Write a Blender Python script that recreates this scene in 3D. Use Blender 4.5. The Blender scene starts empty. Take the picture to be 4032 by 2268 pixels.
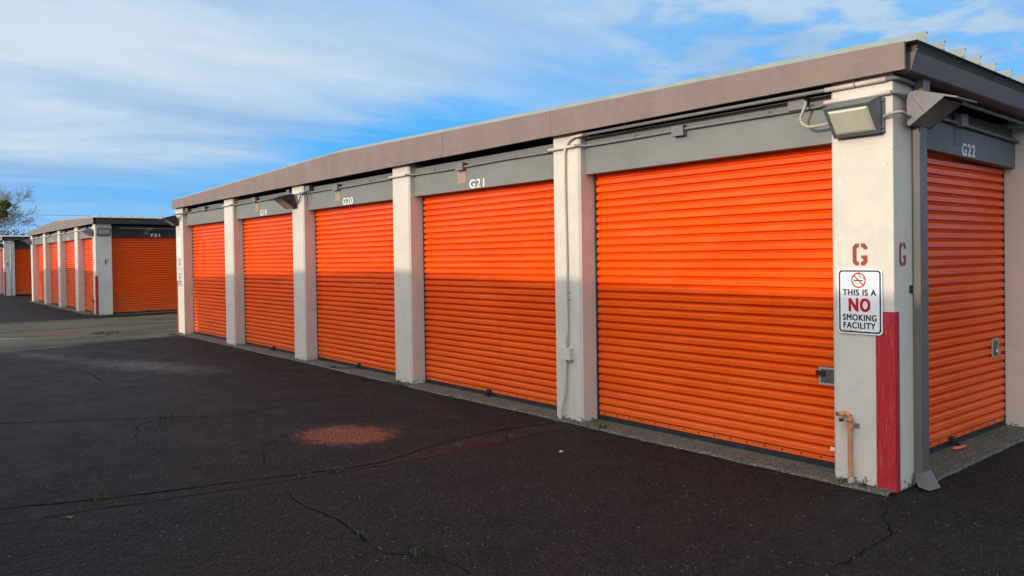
import bpy, bmesh, math, random
from mathutils import Vector, Matrix
random.seed(7)
S = bpy.context.scene
# ------------------------------------------------------------ camera
cam_d = bpy.data.cameras.new('camera'); cam = bpy.data.objects.new('camera', cam_d)
S.collection.objects.link(cam)
r_ = Vector((0.64015871, 0.76811262, -0.01413633)); u_ = Vector((-0.00018358, 0.01855381, 0.99982785)); f_ = Vector((-0.76824267, 0.6400459, -0.01201839))
m = Matrix((r_, u_, -f_)).transposed().to_4x4(); m.translation = Vector((2.51442502, -5.30774956, 1.64579417))
cam.matrix_world = m
cam_d.sensor_width = 36; cam_d.lens = 36 * 3094.96 / 4032
cam_d.shift_x = -70.46 / 4032; cam_d.shift_y = -87.02 / 4032
cam_d.clip_start = 0.05; cam_d.clip_end = 2000
S.camera = cam
S.view_settings.view_transform = 'Standard'; S.view_settings.look = 'None'
S.view_settings.exposure = 0.12; S.view_settings.gamma = 1.0
# ------------------------------------------------------------ sun and sky
SA, TE = 0.045, 0.225                        # light travels (+SA, +1, -TE)
L = Vector((SA, 1.0, -TE)).normalized()
sd = bpy.data.lights.new('sun', 'SUN'); sd.energy = 2.2; sd.angle = math.radians(0.8); sd.color = (1.0, 0.85, 0.66)
sun = bpy.data.objects.new('sun', sd); S.collection.objects.link(sun)
sun.rotation_euler = L.to_track_quat('-Z', 'Y').to_euler(); sun.location = (-5, -30, 15)
EL = math.asin(-L.z); AZ = math.atan2(-L.x, -L.y)      # azimuth measured from +Y towards +X
W = bpy.data.worlds.new('World'); S.world = W; W.use_nodes = True
nt = W.node_tree; nt.nodes.clear()
def N(nt, t, **k):
    n = nt.nodes.new(t)
    for a, b in k.items():
        if a.startswith('i_'): n.inputs[a[2:].replace('_', ' ')].default_value = b
        else: setattr(n, a, b)
    return n
def lk(nt, a, b): nt.links.new(a, b)
def math_n(nt, op, a, b=None, c=None, clamp=False):
    n = nt.nodes.new('ShaderNodeMath'); n.operation = op; n.use_clamp = clamp
    for i, v in enumerate((a, b, c)):
        if v is None: continue
        if isinstance(v, (int, float)): n.inputs[i].default_value = v
        else: nt.links.new(v, n.inputs[i])
    return n.outputs[0]
def ramp(nt, src, stops):
    n = nt.nodes.new('ShaderNodeValToRGB'); e = n.color_ramp.elements
    while len(e) < len(stops): e.new(0.5)
    for i, (p, c) in enumerate(stops):
        e[i].position = p; e[i].color = (c, c, c, 1) if isinstance(c, (int, float)) else (*c, 1)
    nt.links.new(src, n.inputs[0]); return n.outputs[0]
def mixc(nt, fac, a, b, blend='MIX'):
    n = nt.nodes.new('ShaderNodeMix'); n.data_type = 'RGBA'; n.blend_type = blend
    for i, v in ((0, fac), (6, a), (7, b)):
        if isinstance(v, (int, float)): n.inputs[i].default_value = v
        elif isinstance(v, tuple): n.inputs[i].default_value = (*v, 1)
        else: nt.links.new(v, n.inputs[i])
    return n.outputs[2]
sky = N(nt, 'ShaderNodeTexSky', sky_type='NISHITA', sun_disc=False, sun_elevation=EL, sun_rotation=AZ, altitude=50, air_density=1.0, dust_density=0.6, ozone_density=2.0)
hsv = N(nt, 'ShaderNodeHueSaturation'); hsv.inputs['Saturation'].default_value = 1.2; hsv.inputs['Value'].default_value = 1.0
lk(nt, sky.outputs[0], hsv.inputs['Color'])
tc = N(nt, 'ShaderNodeTexCoord'); sep = N(nt, 'ShaderNodeSeparateXYZ'); lk(nt, tc.outputs['Generated'], sep.inputs[0])
zz = math_n(nt, 'ADD', math_n(nt, 'MAXIMUM', sep.outputs[2], 0.0), 0.10)
cmb = N(nt, 'ShaderNodeCombineXYZ')
lk(nt, math_n(nt, 'DIVIDE', sep.outputs[0], zz), cmb.inputs[0]); lk(nt, math_n(nt, 'DIVIDE', sep.outputs[1], zz), cmb.inputs[1])
# high thin veil drawn out along one wind direction
mp = N(nt, 'ShaderNodeMapping'); mp.inputs['Rotation'].default_value = (0, 0, math.radians(-38)); mp.inputs['Scale'].default_value = (0.55, 0.22, 1); mp.inputs['Location'].default_value = (3.1, 1.7, 0)
lk(nt, cmb.outputs[0], mp.inputs[0])
n1 = N(nt, 'ShaderNodeTexNoise', i_Scale=1.0, i_Detail=5.0, i_Roughness=0.46, i_Distortion=0.30); lk(nt, mp.outputs[0], n1.inputs['Vector'])
veil = ramp(nt, n1.outputs['Fac'], [(0.26, 0.50), (0.42, 0.86), (0.58, 1.0)])
# small puffs (mackerel) only in one part of the sky
n2 = N(nt, 'ShaderNodeTexNoise', i_Scale=4.5, i_Detail=5.0, i_Roughness=0.55, i_Distortion=0.2); lk(nt, cmb.outputs[0], n2.inputs['Vector'])
puff = ramp(nt, n2.outputs['Fac'], [(0.42, 0.0), (0.60, 1.0)])
dotn = N(nt, 'ShaderNodeVectorMath', operation='DOT_PRODUCT'); lk(nt, tc.outputs['Generated'], dotn.inputs[0]); dotn.inputs[1].default_value = (-0.36, 0.86, 0.36)
reg = ramp(nt, dotn.outputs['Value'], [(0.90, 0.0), (0.975, 1.0)])
cl = math_n(nt, 'ADD', math_n(nt, 'MULTIPLY', veil, math_n(nt, 'SUBTRACT', 1.0, math_n(nt, 'MULTIPLY', reg, 0.6))), math_n(nt, 'MULTIPLY', math_n(nt, 'MULTIPLY', puff, reg), 0.75), clamp=True)
skyc = mixc(nt, 0.95, hsv.outputs[0], (0.34, 2.75, 6.2))
# a long clear gap low over the rows
def dotv(v):
    n = N(nt, 'ShaderNodeVectorMath', operation='DOT_PRODUCT'); lk(nt, tc.outputs['Generated'], n.inputs[0]); n.inputs[1].default_value = v; return n.outputs['Value']
n4 = N(nt, 'ShaderNodeTexNoise', i_Scale=5.0, i_Detail=7.0, i_Roughness=0.6, i_Distortion=0.6); lk(nt, mp.outputs[0], n4.inputs['Vector'])
wob = math_n(nt, 'MULTIPLY', math_n(nt, 'ADD', math_n(nt, 'MULTIPLY', math_n(nt, 'SUBTRACT', n1.outputs['Fac'], 0.5), 0.10), math_n(nt, 'MULTIPLY', math_n(nt, 'SUBTRACT', n4.outputs['Fac'], 0.5), 0.10)), 1.0)
aa = math_n(nt, 'ADD', dotv((0.64, 0.768, 0.0)), 0.165)
ee = math_n(nt, 'ADD', math_n(nt, 'SUBTRACT', math_n(nt, 'SUBTRACT', sep.outputs[2], 0.143), math_n(nt, 'MULTIPLY', aa, 0.24)), wob)
g2 = math_n(nt, 'ADD', math_n(nt, 'POWER', math_n(nt, 'MULTIPLY', aa, 4.0), 2.0), math_n(nt, 'POWER', math_n(nt, 'MULTIPLY', ee, 20.0), 2.0))
gap = math_n(nt, 'POWER', 2.718, math_n(nt, 'MULTIPLY', g2, -1.0))
cl = math_n(nt, 'MULTIPLY', cl, math_n(nt, 'SUBTRACT', 1.0, math_n(nt, 'MULTIPLY', gap, 1.0)), clamp=True)
lowz = ramp(nt, math_n(nt, 'ADD', sep.outputs[2], wob), [(0.04, 0.50), (0.13, 1.0)]); cl = math_n(nt, 'MULTIPLY', cl, lowz)
n3 = N(nt, 'ShaderNodeTexNoise', i_Scale=1.7, i_Detail=8.0, i_Roughness=0.56, i_Distortion=0.5); lk(nt, mp.outputs[0], n3.inputs['Vector'])
ccol = mixc(nt, ramp(nt, n3.outputs['Fac'], [(0.40, 0.0), (0.62, 1.0)]), (2.15, 3.35, 4.9), (3.9, 4.6, 5.3))
skyc = mixc(nt, cl, skyc, ccol)
# the air and cloud round the low sun shine far brighter than the far side of the sky
ds = N(nt, 'ShaderNodeVectorMath', operation='DOT_PRODUCT'); lk(nt, tc.outputs['Generated'], ds.inputs[0]); ds.inputs[1].default_value = tuple(-L)
gl = math_n(nt, 'POWER', math_n(nt, 'MAXIMUM', ds.outputs['Value'], 0.0), 1.5)
skyc = mixc(nt, math_n(nt, 'MULTIPLY', gl, 0.88), skyc, (15.4, 15.2, 14.6))
bg = N(nt, 'ShaderNodeBackground'); bg.inputs['Strength'].default_value = 0.15
out = N(nt, 'ShaderNodeOutputWorld'); lk(nt, skyc, bg.inputs[0]); lk(nt, bg.outputs[0], out.inputs[0])

# ------------------------------------------------------------ materials
def new_mat(name):
    m = bpy.data.materials.new(name); m.use_nodes = True
    nt = m.node_tree; b = nt.nodes['Principled BSDF']; return m, nt, b
def pos(nt): return N(nt, 'ShaderNodeNewGeometry').outputs['Position']
def noise(nt, sc, det=3, rough=0.5, vec=None, scale3=None, dist=0.0):
    v = vec or pos(nt)
    if scale3:
        mp = N(nt, 'ShaderNodeMapping'); mp.inputs['Scale'].default_value = scale3; lk(nt, v, mp.inputs[0]); v = mp.outputs[0]
    n = N(nt, 'ShaderNodeTexNoise', i_Scale=sc, i_Detail=det, i_Roughness=rough, i_Distortion=dist); lk(nt, v, n.inputs['Vector']); return n.outputs['Fac']
def bump(nt, b, h, strength, dist=0.01):
    n = N(nt, 'ShaderNodeBump'); n.inputs['Strength'].default_value = strength; n.inputs['Distance'].default_value = dist
    lk(nt, h, n.inputs['Height']); lk(nt, n.outputs[0], b.inputs['Normal'])
def painted(name, col, col2, rough=0.5, spec=0.4, nsc=3.0, bstr=0.15, bsc=60, streak=False, dots=None, metallic=0.0, coat=0.0, dirt=None, wear=None, scuff=None):
    m, nt, b = new_mat(name)
    f = noise(nt, nsc, 4, 0.6, scale3=(1, 1, 0.25) if streak else None)
    c = mixc(nt, ramp(nt, f, [(0.35, 0.0), (0.68, 1.0)]), col, col2)
    fine = noise(nt, bsc, 3, 0.6)
    c = mixc(nt, 0.10, c, ramp(nt, fine, [(0.3, tuple(v * 0.55 for v in col)), (0.7, tuple(min(1, v * 1.3) for v in col))]))
    if dots:
        vor = N(nt, 'ShaderNodeTexVoronoi', i_Scale=dots[0]); lk(nt, pos(nt), vor.inputs['Vector'])
        sepc = N(nt, 'ShaderNodeSeparateColor'); lk(nt, vor.outputs['Color'], sepc.inputs[0])
        keep = math_n(nt, 'MULTIPLY', math_n(nt, 'LESS_THAN', vor.outputs['Distance'], dots[1]), math_n(nt, 'GREATER_THAN', sepc.outputs[0], dots[2]))
        c = mixc(nt, keep, c, dots[3])
    if scuff:
        c = mixc(nt, ramp(nt, noise(nt, 26, 6, 0.75, scale3=(2.2, 2.2, 0.22)), [(0.54, 0.0), (0.72, 0.45)]), c, scuff)
    if wear:
        pn = noise(nt, 3.3, 3, 0.5, dist=0.8); c = mixc(nt, ramp(nt, pn, [(0.545, 0.0), (0.560, 0.55)]), c, wear[0])
        pn2 = noise(nt, 6.5, 5, 0.65); c = mixc(nt, ramp(nt, pn2, [(0.60, 0.0), (0.74, 0.5)]), c, wear[1])
    if dirt:
        sz = N(nt, 'ShaderNodeSeparateXYZ'); lk(nt, pos(nt), sz.inputs[0])
        dn = noise(nt, 26, 6, 0.7)
        hgt = math_n(nt, 'SUBTRACT', dirt[0], sz.outputs[2])
        dm = math_n(nt, 'ADD', math_n(nt, 'MULTIPLY', hgt, dirt[1]), math_n(nt, 'MULTIPLY', math_n(nt, 'SUBTRACT', dn, 0.5), 2.4), clamp=True)
        c = mixc(nt, ramp(nt, dm, [(0.42, 0.0), (0.60, 0.9)]), c, dirt[2])
    lk(nt, c, b.inputs['Base Color'])
    rr = math_n(nt, 'ADD', rough - 0.06, math_n(nt, 'MULTIPLY', f, 0.12)); lk(nt, rr, b.inputs['Roughness'])
    b.inputs['Specular IOR Level'].default_value = spec; b.inputs['Metallic'].default_value = metallic; b.inputs['Coat Weight'].default_value = coat
    if bstr: bump(nt, b, math_n(nt, 'ADD', fine, math_n(nt, 'MULTIPLY', noise(nt, 7, 3), 2.0)), bstr, 0.004)
    return m
M = {}
M['cream'] = painted('cream_paint_on_concrete', (0.665, 0.605, 0.525), (0.61, 0.565, 0.50), 0.62, 0.3, 2.2, 0.35, 55, dots=(30, 0.13, 0.88, (0.30, 0.25, 0.2)), dirt=(0.105, 5.6, (0.10, 0.09, 0.055)), wear=((0.57, 0.545, 0.50), (0.48, 0.445, 0.39)))
M['header'] = painted('grey_header_paint', (0.215, 0.215, 0.198), (0.185, 0.188, 0.175), 0.5, 0.35, 1.8, 0.22, 9)
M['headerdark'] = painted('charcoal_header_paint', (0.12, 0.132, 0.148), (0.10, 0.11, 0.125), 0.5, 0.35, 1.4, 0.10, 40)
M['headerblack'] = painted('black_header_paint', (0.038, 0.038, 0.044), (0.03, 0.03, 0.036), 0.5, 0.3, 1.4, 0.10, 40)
M['fascia'] = painted('taupe_fascia_paint', (0.228, 0.172, 0.145), (0.188, 0.142, 0.122), 0.55, 0.3, 2.6, 0.25, 30, streak=True, wear=((0.225, 0.17, 0.145), (0.185, 0.138, 0.118)), dots=(9, 0.045, 0.86, (0.6, 0.55, 0.5)))
M['trimdark'] = painted('dark_trim_paint', (0.075, 0.07, 0.07), (0.06, 0.057, 0.06), 0.5, 0.4, 3, 0.05)
M['gutter'] = painted('grey_brown_gutter_paint', (0.14, 0.115, 0.115), (0.12, 0.10, 0.10), 0.42, 0.4, 2, 0.05)
M['roof'] = painted('galvanised_roof_metal', (0.29, 0.335, 0.325), (0.24, 0.28, 0.275), 0.62, 0.2, 5, 0.06, metallic=0.0, streak=False)
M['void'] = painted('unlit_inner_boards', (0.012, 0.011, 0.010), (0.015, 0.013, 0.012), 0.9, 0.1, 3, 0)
M['rubber'] = painted('black_rubber', (0.022, 0.023, 0.025), (0.035, 0.035, 0.036), 0.6, 0.3, 9, 0.1)
M['blackmetal'] = painted('black_metal', (0.02, 0.02, 0.021), (0.03, 0.027, 0.025), 0.45, 0.5, 9, 0.1)
M['red'] = painted('red_corner_paint', (0.46, 0.022, 0.03), (0.40, 0.02, 0.03), 0.45, 0.45, 5, 0.25, 70, dots=(60, 0.16, 0.86, (0.62, 0.2, 0.2)), scuff=(0.64, 0.24, 0.23))
M['conduit'] = painted('grey_conduit_paint', (0.24, 0.235, 0.23), (0.19, 0.185, 0.185), 0.45, 0.4, 6, 0.05)
M['jbox'] = painted('grey_box_paint', (0.20, 0.19, 0.19), (0.17, 0.16, 0.165), 0.45, 0.4, 6, 0.05)
M['creamcond'] = painted('cream_conduit_paint', (0.66, 0.59, 0.52), (0.58, 0.53, 0.47), 0.45, 0.4, 6, 0.05)
M['lamp'] = painted('lamp_housing_grey', (0.115, 0.13, 0.14), (0.10, 0.11, 0.12), 0.42, 0.45, 4, 0.06)
M['lampb'] = painted('lamp_housing_bronze', (0.20, 0.17, 0.17), (0.17, 0.15, 0.155), 0.42, 0.4, 4, 0.06)
M['lampdark'] = painted('lamp_housing_dark', (0.028, 0.026, 0.027), (0.035, 0.03, 0.03), 0.42, 0.4, 4, 0.06)
M['patch'] = painted('bare_tan_patch', (0.42, 0.27, 0.19), (0.33, 0.22, 0.16), 0.6, 0.3, 22, 0.1)
M['patchgrey'] = painted('grey_cover_patch', (0.13, 0.13, 0.14), (0.11, 0.11, 0.12), 0.5, 0.3, 22, 0.1)
M['white'] = painted('white_letter_paint', (0.80, 0.80, 0.78), (0.72, 0.72, 0.70), 0.5, 0.3, 20, 0)
M['signwhite'] = painted('white_sign_sheet', (0.80, 0.82, 0.84), (0.76, 0.79, 0.82), 0.38, 0.5, 6, 0)
M['signblack'] = painted('sign_black_ink', (0.014, 0.016, 0.024), (0.018, 0.02, 0.03), 0.4, 0.4, 6, 0)
M['signred'] = painted('sign_red_ink', (0.50, 0.008, 0.018), (0.46, 0.008, 0.018), 0.4, 0.4, 6, 0)
M['brown'] = painted('red_brown_stencil_paint', (0.33, 0.075, 0.035), (0.22, 0.05, 0.035), 0.6, 0.3, 28, 0)
M['brownblack'] = painted('dark_stencil_paint', (0.07, 0.045, 0.04), (0.05, 0.035, 0.03), 0.6, 0.3, 28, 0)
M['steel'] = painted('worn_steel', (0.50, 0.49, 0.47), (0.34, 0.33, 0.31), 0.32, 0.5, 30, 0.05, metallic=0.85)
M['pipeorange'] = painted('tan_orange_pipe_paint', (0.62, 0.27, 0.13), (0.50, 0.21, 0.10), 0.5, 0.4, 14, 0.1)
M['copper'] = painted('rusty_fitting', (0.35, 0.12, 0.05), (0.25, 0.10, 0.05), 0.55, 0.4, 30, 0.1)
M['flex'] = painted('pale_flex_conduit', (0.42, 0.37, 0.31), (0.35, 0.31, 0.27), 0.5, 0.4, 14, 0)
M['down'] = painted('taupe_downspout_paint', (0.155, 0.135, 0.122), (0.125, 0.11, 0.104), 0.42, 0.4, 2, 0.04)
M['orangebar'] = painted('orange_rope_handle', (0.75, 0.17, 0.06), (0.6, 0.13, 0.05), 0.5, 0.4, 14, 0)
M['bark'] = painted('bare_bark', (0.36, 0.31, 0.27), (0.26, 0.23, 0.2), 0.85, 0.2, 2, 0)
M['darkbark'] = painted('dark_bark', (0.07, 0.05, 0.045), (0.05, 0.04, 0.035), 0.85, 0.2, 2, 0)
M['mistle'] = painted('yellow_green_mistletoe', (0.12, 0.14, 0.025), (0.07, 0.09, 0.02), 0.7, 0.2, 2, 0)
M['shrub'] = painted('dark_winter_twigs', (0.10, 0.078, 0.062), (0.07, 0.07, 0.045), 0.9, 0.1, 1.5, 0)
M['grass'] = painted('weed_green', (0.045, 0.07, 0.017), (0.075, 0.08, 0.026), 0.6, 0.3, 12, 0)
M['latchframe'] = painted('dull_latch_plate', (0.42, 0.42, 0.40), (0.30, 0.30, 0.28), 0.35, 0.5, 30, 0.05)
M['latchcup'] = painted('grey_latch_cup', (0.13, 0.13, 0.125), (0.08, 0.08, 0.08), 0.4, 0.5, 30, 0.05)
M['stone'] = painted('pale_pebble', (0.40, 0.36, 0.33), (0.30, 0.28, 0.26), 0.8, 0.3, 40, 0.2)
M['leafm'] = painted('brown_leaf', (0.20, 0.07, 0.03), (0.15, 0.06, 0.03), 0.7, 0.3, 40, 0)
# lens
m_, nt, b = new_mat('lamp_lens_glass')
f = noise(nt, 14, 3); lk(nt, mixc(nt, f, (0.50, 0.50, 0.38), (0.62, 0.60, 0.48)), b.inputs['Base Color'])
b.inputs['Roughness'].default_value = 0.16; b.inputs['Coat Weight'].default_value = 0.6; M['lens'] = m_
m_, nt, b = new_mat('lamp_reflector'); f = noise(nt, 8, 3); lk(nt, mixc(nt, f, (0.66, 0.63, 0.50), (0.50, 0.49, 0.38)), b.inputs['Base Color']); b.inputs['Roughness'].default_value = 0.4; M['refl'] = m_
m_, nt, b = new_mat('shaded_lens'); f = noise(nt, 14, 3); lk(nt, mixc(nt, f, (0.20, 0.17, 0.16), (0.26, 0.22, 0.2)), b.inputs['Base Color']); b.inputs['Roughness'].default_value = 0.2; M['lensb'] = m_
# orange roll-up door paint
m_, nt, b = new_mat('orange_door_enamel')
f1 = noise(nt, 0.9, 3, 0.5, scale3=(1, 1, 3.0)); f2 = noise(nt, 9, 4, 0.6, scale3=(0.25, 0.25, 1.6)); f3 = noise(nt, 3, 5, 0.65, scale3=(2.2, 2.2, 0.35))
c = mixc(nt, ramp(nt, f1, [(0.3, 0.0), (0.7, 1.0)]), (0.90, 0.100, 0.001), (0.80, 0.080, 0.001))
c = mixc(nt, ramp(nt, f2, [(0.52, 0.0), (0.78, 0.35)]), c, (0.86, 0.19, 0.035))
c = mixc(nt, ramp(nt, f3, [(0.60, 0.0), (0.78, 0.30)]), c, (0.50, 0.075, 0.02))
sz = N(nt, 'ShaderNodeSeparateXYZ'); lk(nt, pos(nt), sz.inputs[0])
low = math_n(nt, 'MULTIPLY', math_n(nt, 'SUBTRACT', 0.45, sz.outputs[2]), 1.2, clamp=True)
c = mixc(nt, math_n(nt, 'MULTIPLY', low, ramp(nt, noise(nt, 22, 5, 0.7), [(0.4, 0.1), (0.7, 1.0)])), c, (0.52, 0.15, 0.07))
lowtint = math_n(nt, 'MULTIPLY', math_n(nt, 'SUBTRACT', 1.15, sz.outputs[2]), 0.55, clamp=True)      # lower slats mixed towards a lighter orange
c = mixc(nt, math_n(nt, 'MULTIPLY', lowtint, ramp(nt, noise(nt, 2.2, 4, 0.6, scale3=(0.6, 0.6, 2.0)), [(0.35, 0.35), (0.65, 1.0)])), c, (0.92, 0.165, 0.030))
drip = ramp(nt, noise(nt, 5.0, 5, 0.7, scale3=(2.4, 2.4, 0.12)), [(0.60, 0.0), (0.70, 0.30)])
c = mixc(nt, drip, c, (0.42, 0.055, 0.012))
lk(nt, c, b.inputs['Base Color'])
lk(nt, math_n(nt, 'ADD', 0.25, math_n(nt, 'MULTIPLY', f2, 0.16)), b.inputs['Roughness'])
b.inputs['Specular IOR Level'].default_value = 0.34
dent = ramp(nt, noise(nt, 2.3, 4, 0.6), [(0.60, 0.0), (0.72, 1.0)])
bump(nt, b, math_n(nt, 'ADD', noise(nt, 1.6, 3, 0.5, scale3=(1, 1, 2.5)), math_n(nt, 'MULTIPLY', dent, 0.35)), 0.34, 0.02)
M['door'] = m_
# concrete apron
m_, nt, b = new_mat('mossy_concrete')
f1 = noise(nt, 3.0, 5, 0.6); f2 = noise(nt, 90, 4, 0.7); f3 = noise(nt, 11, 5, 0.7)
c = mixc(nt, ramp(nt, f1, [(0.35, 0.0), (0.65, 1.0)]), (0.105, 0.094, 0.064), (0.060, 0.058, 0.036))
c = mixc(nt, ramp(nt, f3, [(0.52, 0.0), (0.72, 0.7)]), c, (0.045, 0.055, 0.025))
vor = N(nt, 'ShaderNodeTexVoronoi', i_Scale=95.0); lk(nt, pos(nt), vor.inputs['Vector'])
sepc = N(nt, 'ShaderNodeSeparateColor'); lk(nt, vor.outputs['Color'], sepc.inputs[0])
c = mixc(nt, math_n(nt, 'MULTIPLY', math_n(nt, 'GREATER_THAN', sepc.outputs[0], 0.78), 0.55), c, (0.26, 0.24, 0.19))
c = mixc(nt, math_n(nt, 'MULTIPLY', math_n(nt, 'LESS_THAN', sepc.outputs[0], 0.25), 0.55), c, (0.04, 0.038, 0.03))
lk(nt, c, b.inputs['Base Color']); b.inputs['Roughness'].default_value = 0.85
bump(nt, b, f2, 0.5, 0.006); M['concrete'] = m_
# asphalt with its stains and the paler concrete of the lanes between the rows
def ground_mat():
    m, nt, b = new_mat('old_asphalt')
    P = pos(nt); sx = N(nt, 'ShaderNodeSeparateXYZ'); lk(nt, P, sx.inputs[0]); X, Y = sx.outputs[0], sx.outputs[1]
    big = noise(nt, 0.42, 5, 0.6); mid = noise(nt, 2.4, 5, 0.65); fin = noise(nt, 60, 4, 0.7)
    c = mixc(nt, ramp(nt, big, [(0.36, 0.0), (0.62, 1.0)]), (0.027, 0.0135, 0.0105), (0.021, 0.0148, 0.013))
    c = mixc(nt, ramp(nt, mid, [(0.42, 0.0), (0.70, 0.8)]), c, (0.013, 0.010, 0.0095))
    patchy = noise(nt, 11, 6, 0.75); c = mixc(nt, ramp(nt, patchy, [(0.36, 0.75), (0.50, 0.0)]), c, (0.007, 0.005, 0.005))
    c = mixc(nt, ramp(nt, patchy, [(0.54, 0.0), (0.70, 0.65)]), c, (0.050, 0.039, 0.036))
    blot = noise(nt, 1.1, 6, 0.75, dist=0.9); c = mixc(nt, ramp(nt, blot, [(0.56, 0.0), (0.66, 0.75)]), c, (0.010, 0.0075, 0.007))
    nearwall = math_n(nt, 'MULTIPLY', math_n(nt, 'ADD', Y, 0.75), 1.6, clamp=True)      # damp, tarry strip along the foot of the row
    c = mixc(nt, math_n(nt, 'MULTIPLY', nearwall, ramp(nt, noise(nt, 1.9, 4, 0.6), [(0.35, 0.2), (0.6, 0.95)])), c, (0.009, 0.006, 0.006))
    # grey sheen towards the far side, painted into the asphalt colour
    far = math_n(nt, 'MULTIPLY', math_n(nt, 'SUBTRACT', -3.2, X), 0.14, clamp=True)
    sidey = math_n(nt, 'MULTIPLY', math_n(nt, 'SUBTRACT', -0.9, Y), 0.7, clamp=True)
    grey = math_n(nt, 'MULTIPLY', math_n(nt, 'MULTIPLY', far, sidey), ramp(nt, noise(nt, 0.8, 5, 0.6), [(0.35, 0.25), (0.65, 1.0)]))
    c = mixc(nt, grey, c, (0.050, 0.043, 0.045))
    def blob(cx, cy, rx, ry, ang, nsc=5.0, namp=0.9, soft=(0.55, 1.05)):
        mp = N(nt, 'ShaderNodeMapping', vector_type='TEXTURE'); mp.inputs['Location'].default_value = (cx, cy, 0); mp.inputs['Rotation'].default_value = (0, 0, ang); mp.inputs['Scale'].default_value = (rx, ry, 1)
        lk(nt, P, mp.inputs[0])
        s2 = N(nt, 'ShaderNodeSeparateXYZ'); lk(nt, mp.outputs[0], s2.inputs[0])
        d = math_n(nt, 'SQRT', math_n(nt, 'ADD', math_n(nt, 'POWER', s2.outputs[0], 2.0), math_n(nt, 'POWER', s2.outputs[1], 2.0)))
        d = math_n(nt, 'ADD', d, math_n(nt, 'MULTIPLY', math_n(nt, 'SUBTRACT', noise(nt, nsc, 6, 0.7), 0.5), namp))
        return ramp(nt, d, [(soft[0], 1.0), (soft[1], 0.0)])
    # pale grey sheen patch, put into the base colour
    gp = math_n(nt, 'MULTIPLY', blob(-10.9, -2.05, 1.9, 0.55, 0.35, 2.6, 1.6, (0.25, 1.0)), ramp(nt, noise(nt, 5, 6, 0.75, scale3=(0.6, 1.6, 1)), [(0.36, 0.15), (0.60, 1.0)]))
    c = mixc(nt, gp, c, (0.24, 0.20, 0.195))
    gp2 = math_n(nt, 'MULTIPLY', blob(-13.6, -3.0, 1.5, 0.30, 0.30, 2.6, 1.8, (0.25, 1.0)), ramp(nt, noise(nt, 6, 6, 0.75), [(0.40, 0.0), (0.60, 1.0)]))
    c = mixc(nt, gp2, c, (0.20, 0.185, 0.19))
    # reddish seep along the long joint
    c = mixc(nt, math_n(nt, 'MULTIPLY', blob(-3.12, -1.5, 0.28, 1.5, 0.06, 3, 0.8, (0.3, 1.2)), 0.75), c, (0.085, 0.026, 0.017))
    c = mixc(nt, math_n(nt, 'MULTIPLY', blob(-4.2, -1.9, 1.0, 0.8, 0.0, 3, 0.8, (0.3, 1.3)), 0.4), c, (0.07, 0.03, 0.022))
    # orange-brown rust-paint stain
    st = blob(-4.24, -1.95, 0.56, 0.45, 0.5, 9, 1.5, (0.60, 0.95))
    c = mixc(nt, math_n(nt, 'MULTIPLY', st, ramp(nt, noise(nt, 48, 5, 0.75), [(0.40, 0.15), (0.56, 1.0)])), c, (0.58, 0.16, 0.075))
    # lane concrete between the rows
    wob = math_n(nt, 'MULTIPLY', math_n(nt, 'SUBTRACT', noise(nt, 0.9, 6, 0.65), 0.5), 1.6)
    xe = math_n(nt, 'ADD', X, wob)
    rightedge = math_n(nt, 'ADD', -16.0, math_n(nt, 'MULTIPLY', Y, -0.37))     # slants out into the lane
    l1 = math_n(nt, 'MULTIPLY', math_n(nt, 'SUBTRACT', rightedge, xe), 3.5, clamp=True)
    l2 = math_n(nt, 'MULTIPLY', math_n(nt, 'ADD', xe, 23.6), 3.5, clamp=True)
    lane = math_n(nt, 'MULTIPLY', l1, l2)
    lcol = mixc(nt, ramp(nt, noise(nt, 0.7, 6, 0.65, scale3=(1.6, 0.5, 1)), [(0.42, 0.0), (0.58, 1.0)]), (0.23, 0.19, 0.115), (0.13, 0.108, 0.072))
    lcol = mixc(nt, ramp(nt, noise(nt, 3.0, 6, 0.7), [(0.5, 0.0), (0.75, 0.7)]), lcol, (0.25, 0.215, 0.12))
    c = mixc(nt, lane, c, lcol)
    c = mixc(nt, math_n(nt, 'MULTIPLY', blob(-18.5, -2.05, 0.95, 0.34, 0.95, 3, 1.1, (0.5, 1.0)), 0.95), c, (0.45, 0.13, 0.08))
    c = mixc(nt, math_n(nt, 'MULTIPLY', blob(-18.2, -3.3, 0.9, 0.14, 1.05, 3, 0.6, (0.5, 1.0)), 0.9), c, (0.6, 0.57, 0.55))
    # aggregate: pale and dark chips
    def chips(scale, thr, col, amt, dmax=0.45):
        v = N(nt, 'ShaderNodeTexVoronoi', i_Scale=scale); lk(nt, P, v.inputs['Vector'])
        sc = N(nt, 'ShaderNodeSeparateColor'); lk(nt, v.outputs['Color'], sc.inputs[0])
        k = math_n(nt, 'MULTIPLY', math_n(nt, 'GREATER_THAN', sc.outputs[0], thr), math_n(nt, 'LESS_THAN', v.outputs['Distance'], dmax))
        return math_n(nt, 'MULTIPLY', k, amt), v
    k, v0 = chips(30, 0.60, None, 0.30, 0.42); c = mixc(nt, k, c, (0.052, 0.041, 0.037))
    k, v1 = chips(62, 0.66, None, 0.62); c = mixc(nt, k, c, (0.065, 0.052, 0.046))
    k, _ = chips(58, 0.90, None, 0.7, 0.4); c = mixc(nt, math_n(nt, 'MULTIPLY', k, ramp(nt, mid, [(0.35, 0.25), (0.6, 1.0)])), c, (0.125, 0.095, 0.078))
    k, _ = chips(42, 0.982, None, 0.9, 0.35); c = mixc(nt, k, c, (0.24, 0.20, 0.17))
    c = mixc(nt, ramp(nt, fin, [(0.40, 0.75), (0.60, 0.0)]), c, (0.005, 0.004, 0.004))
    lk(nt, c, b.inputs['Base Color'])
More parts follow.
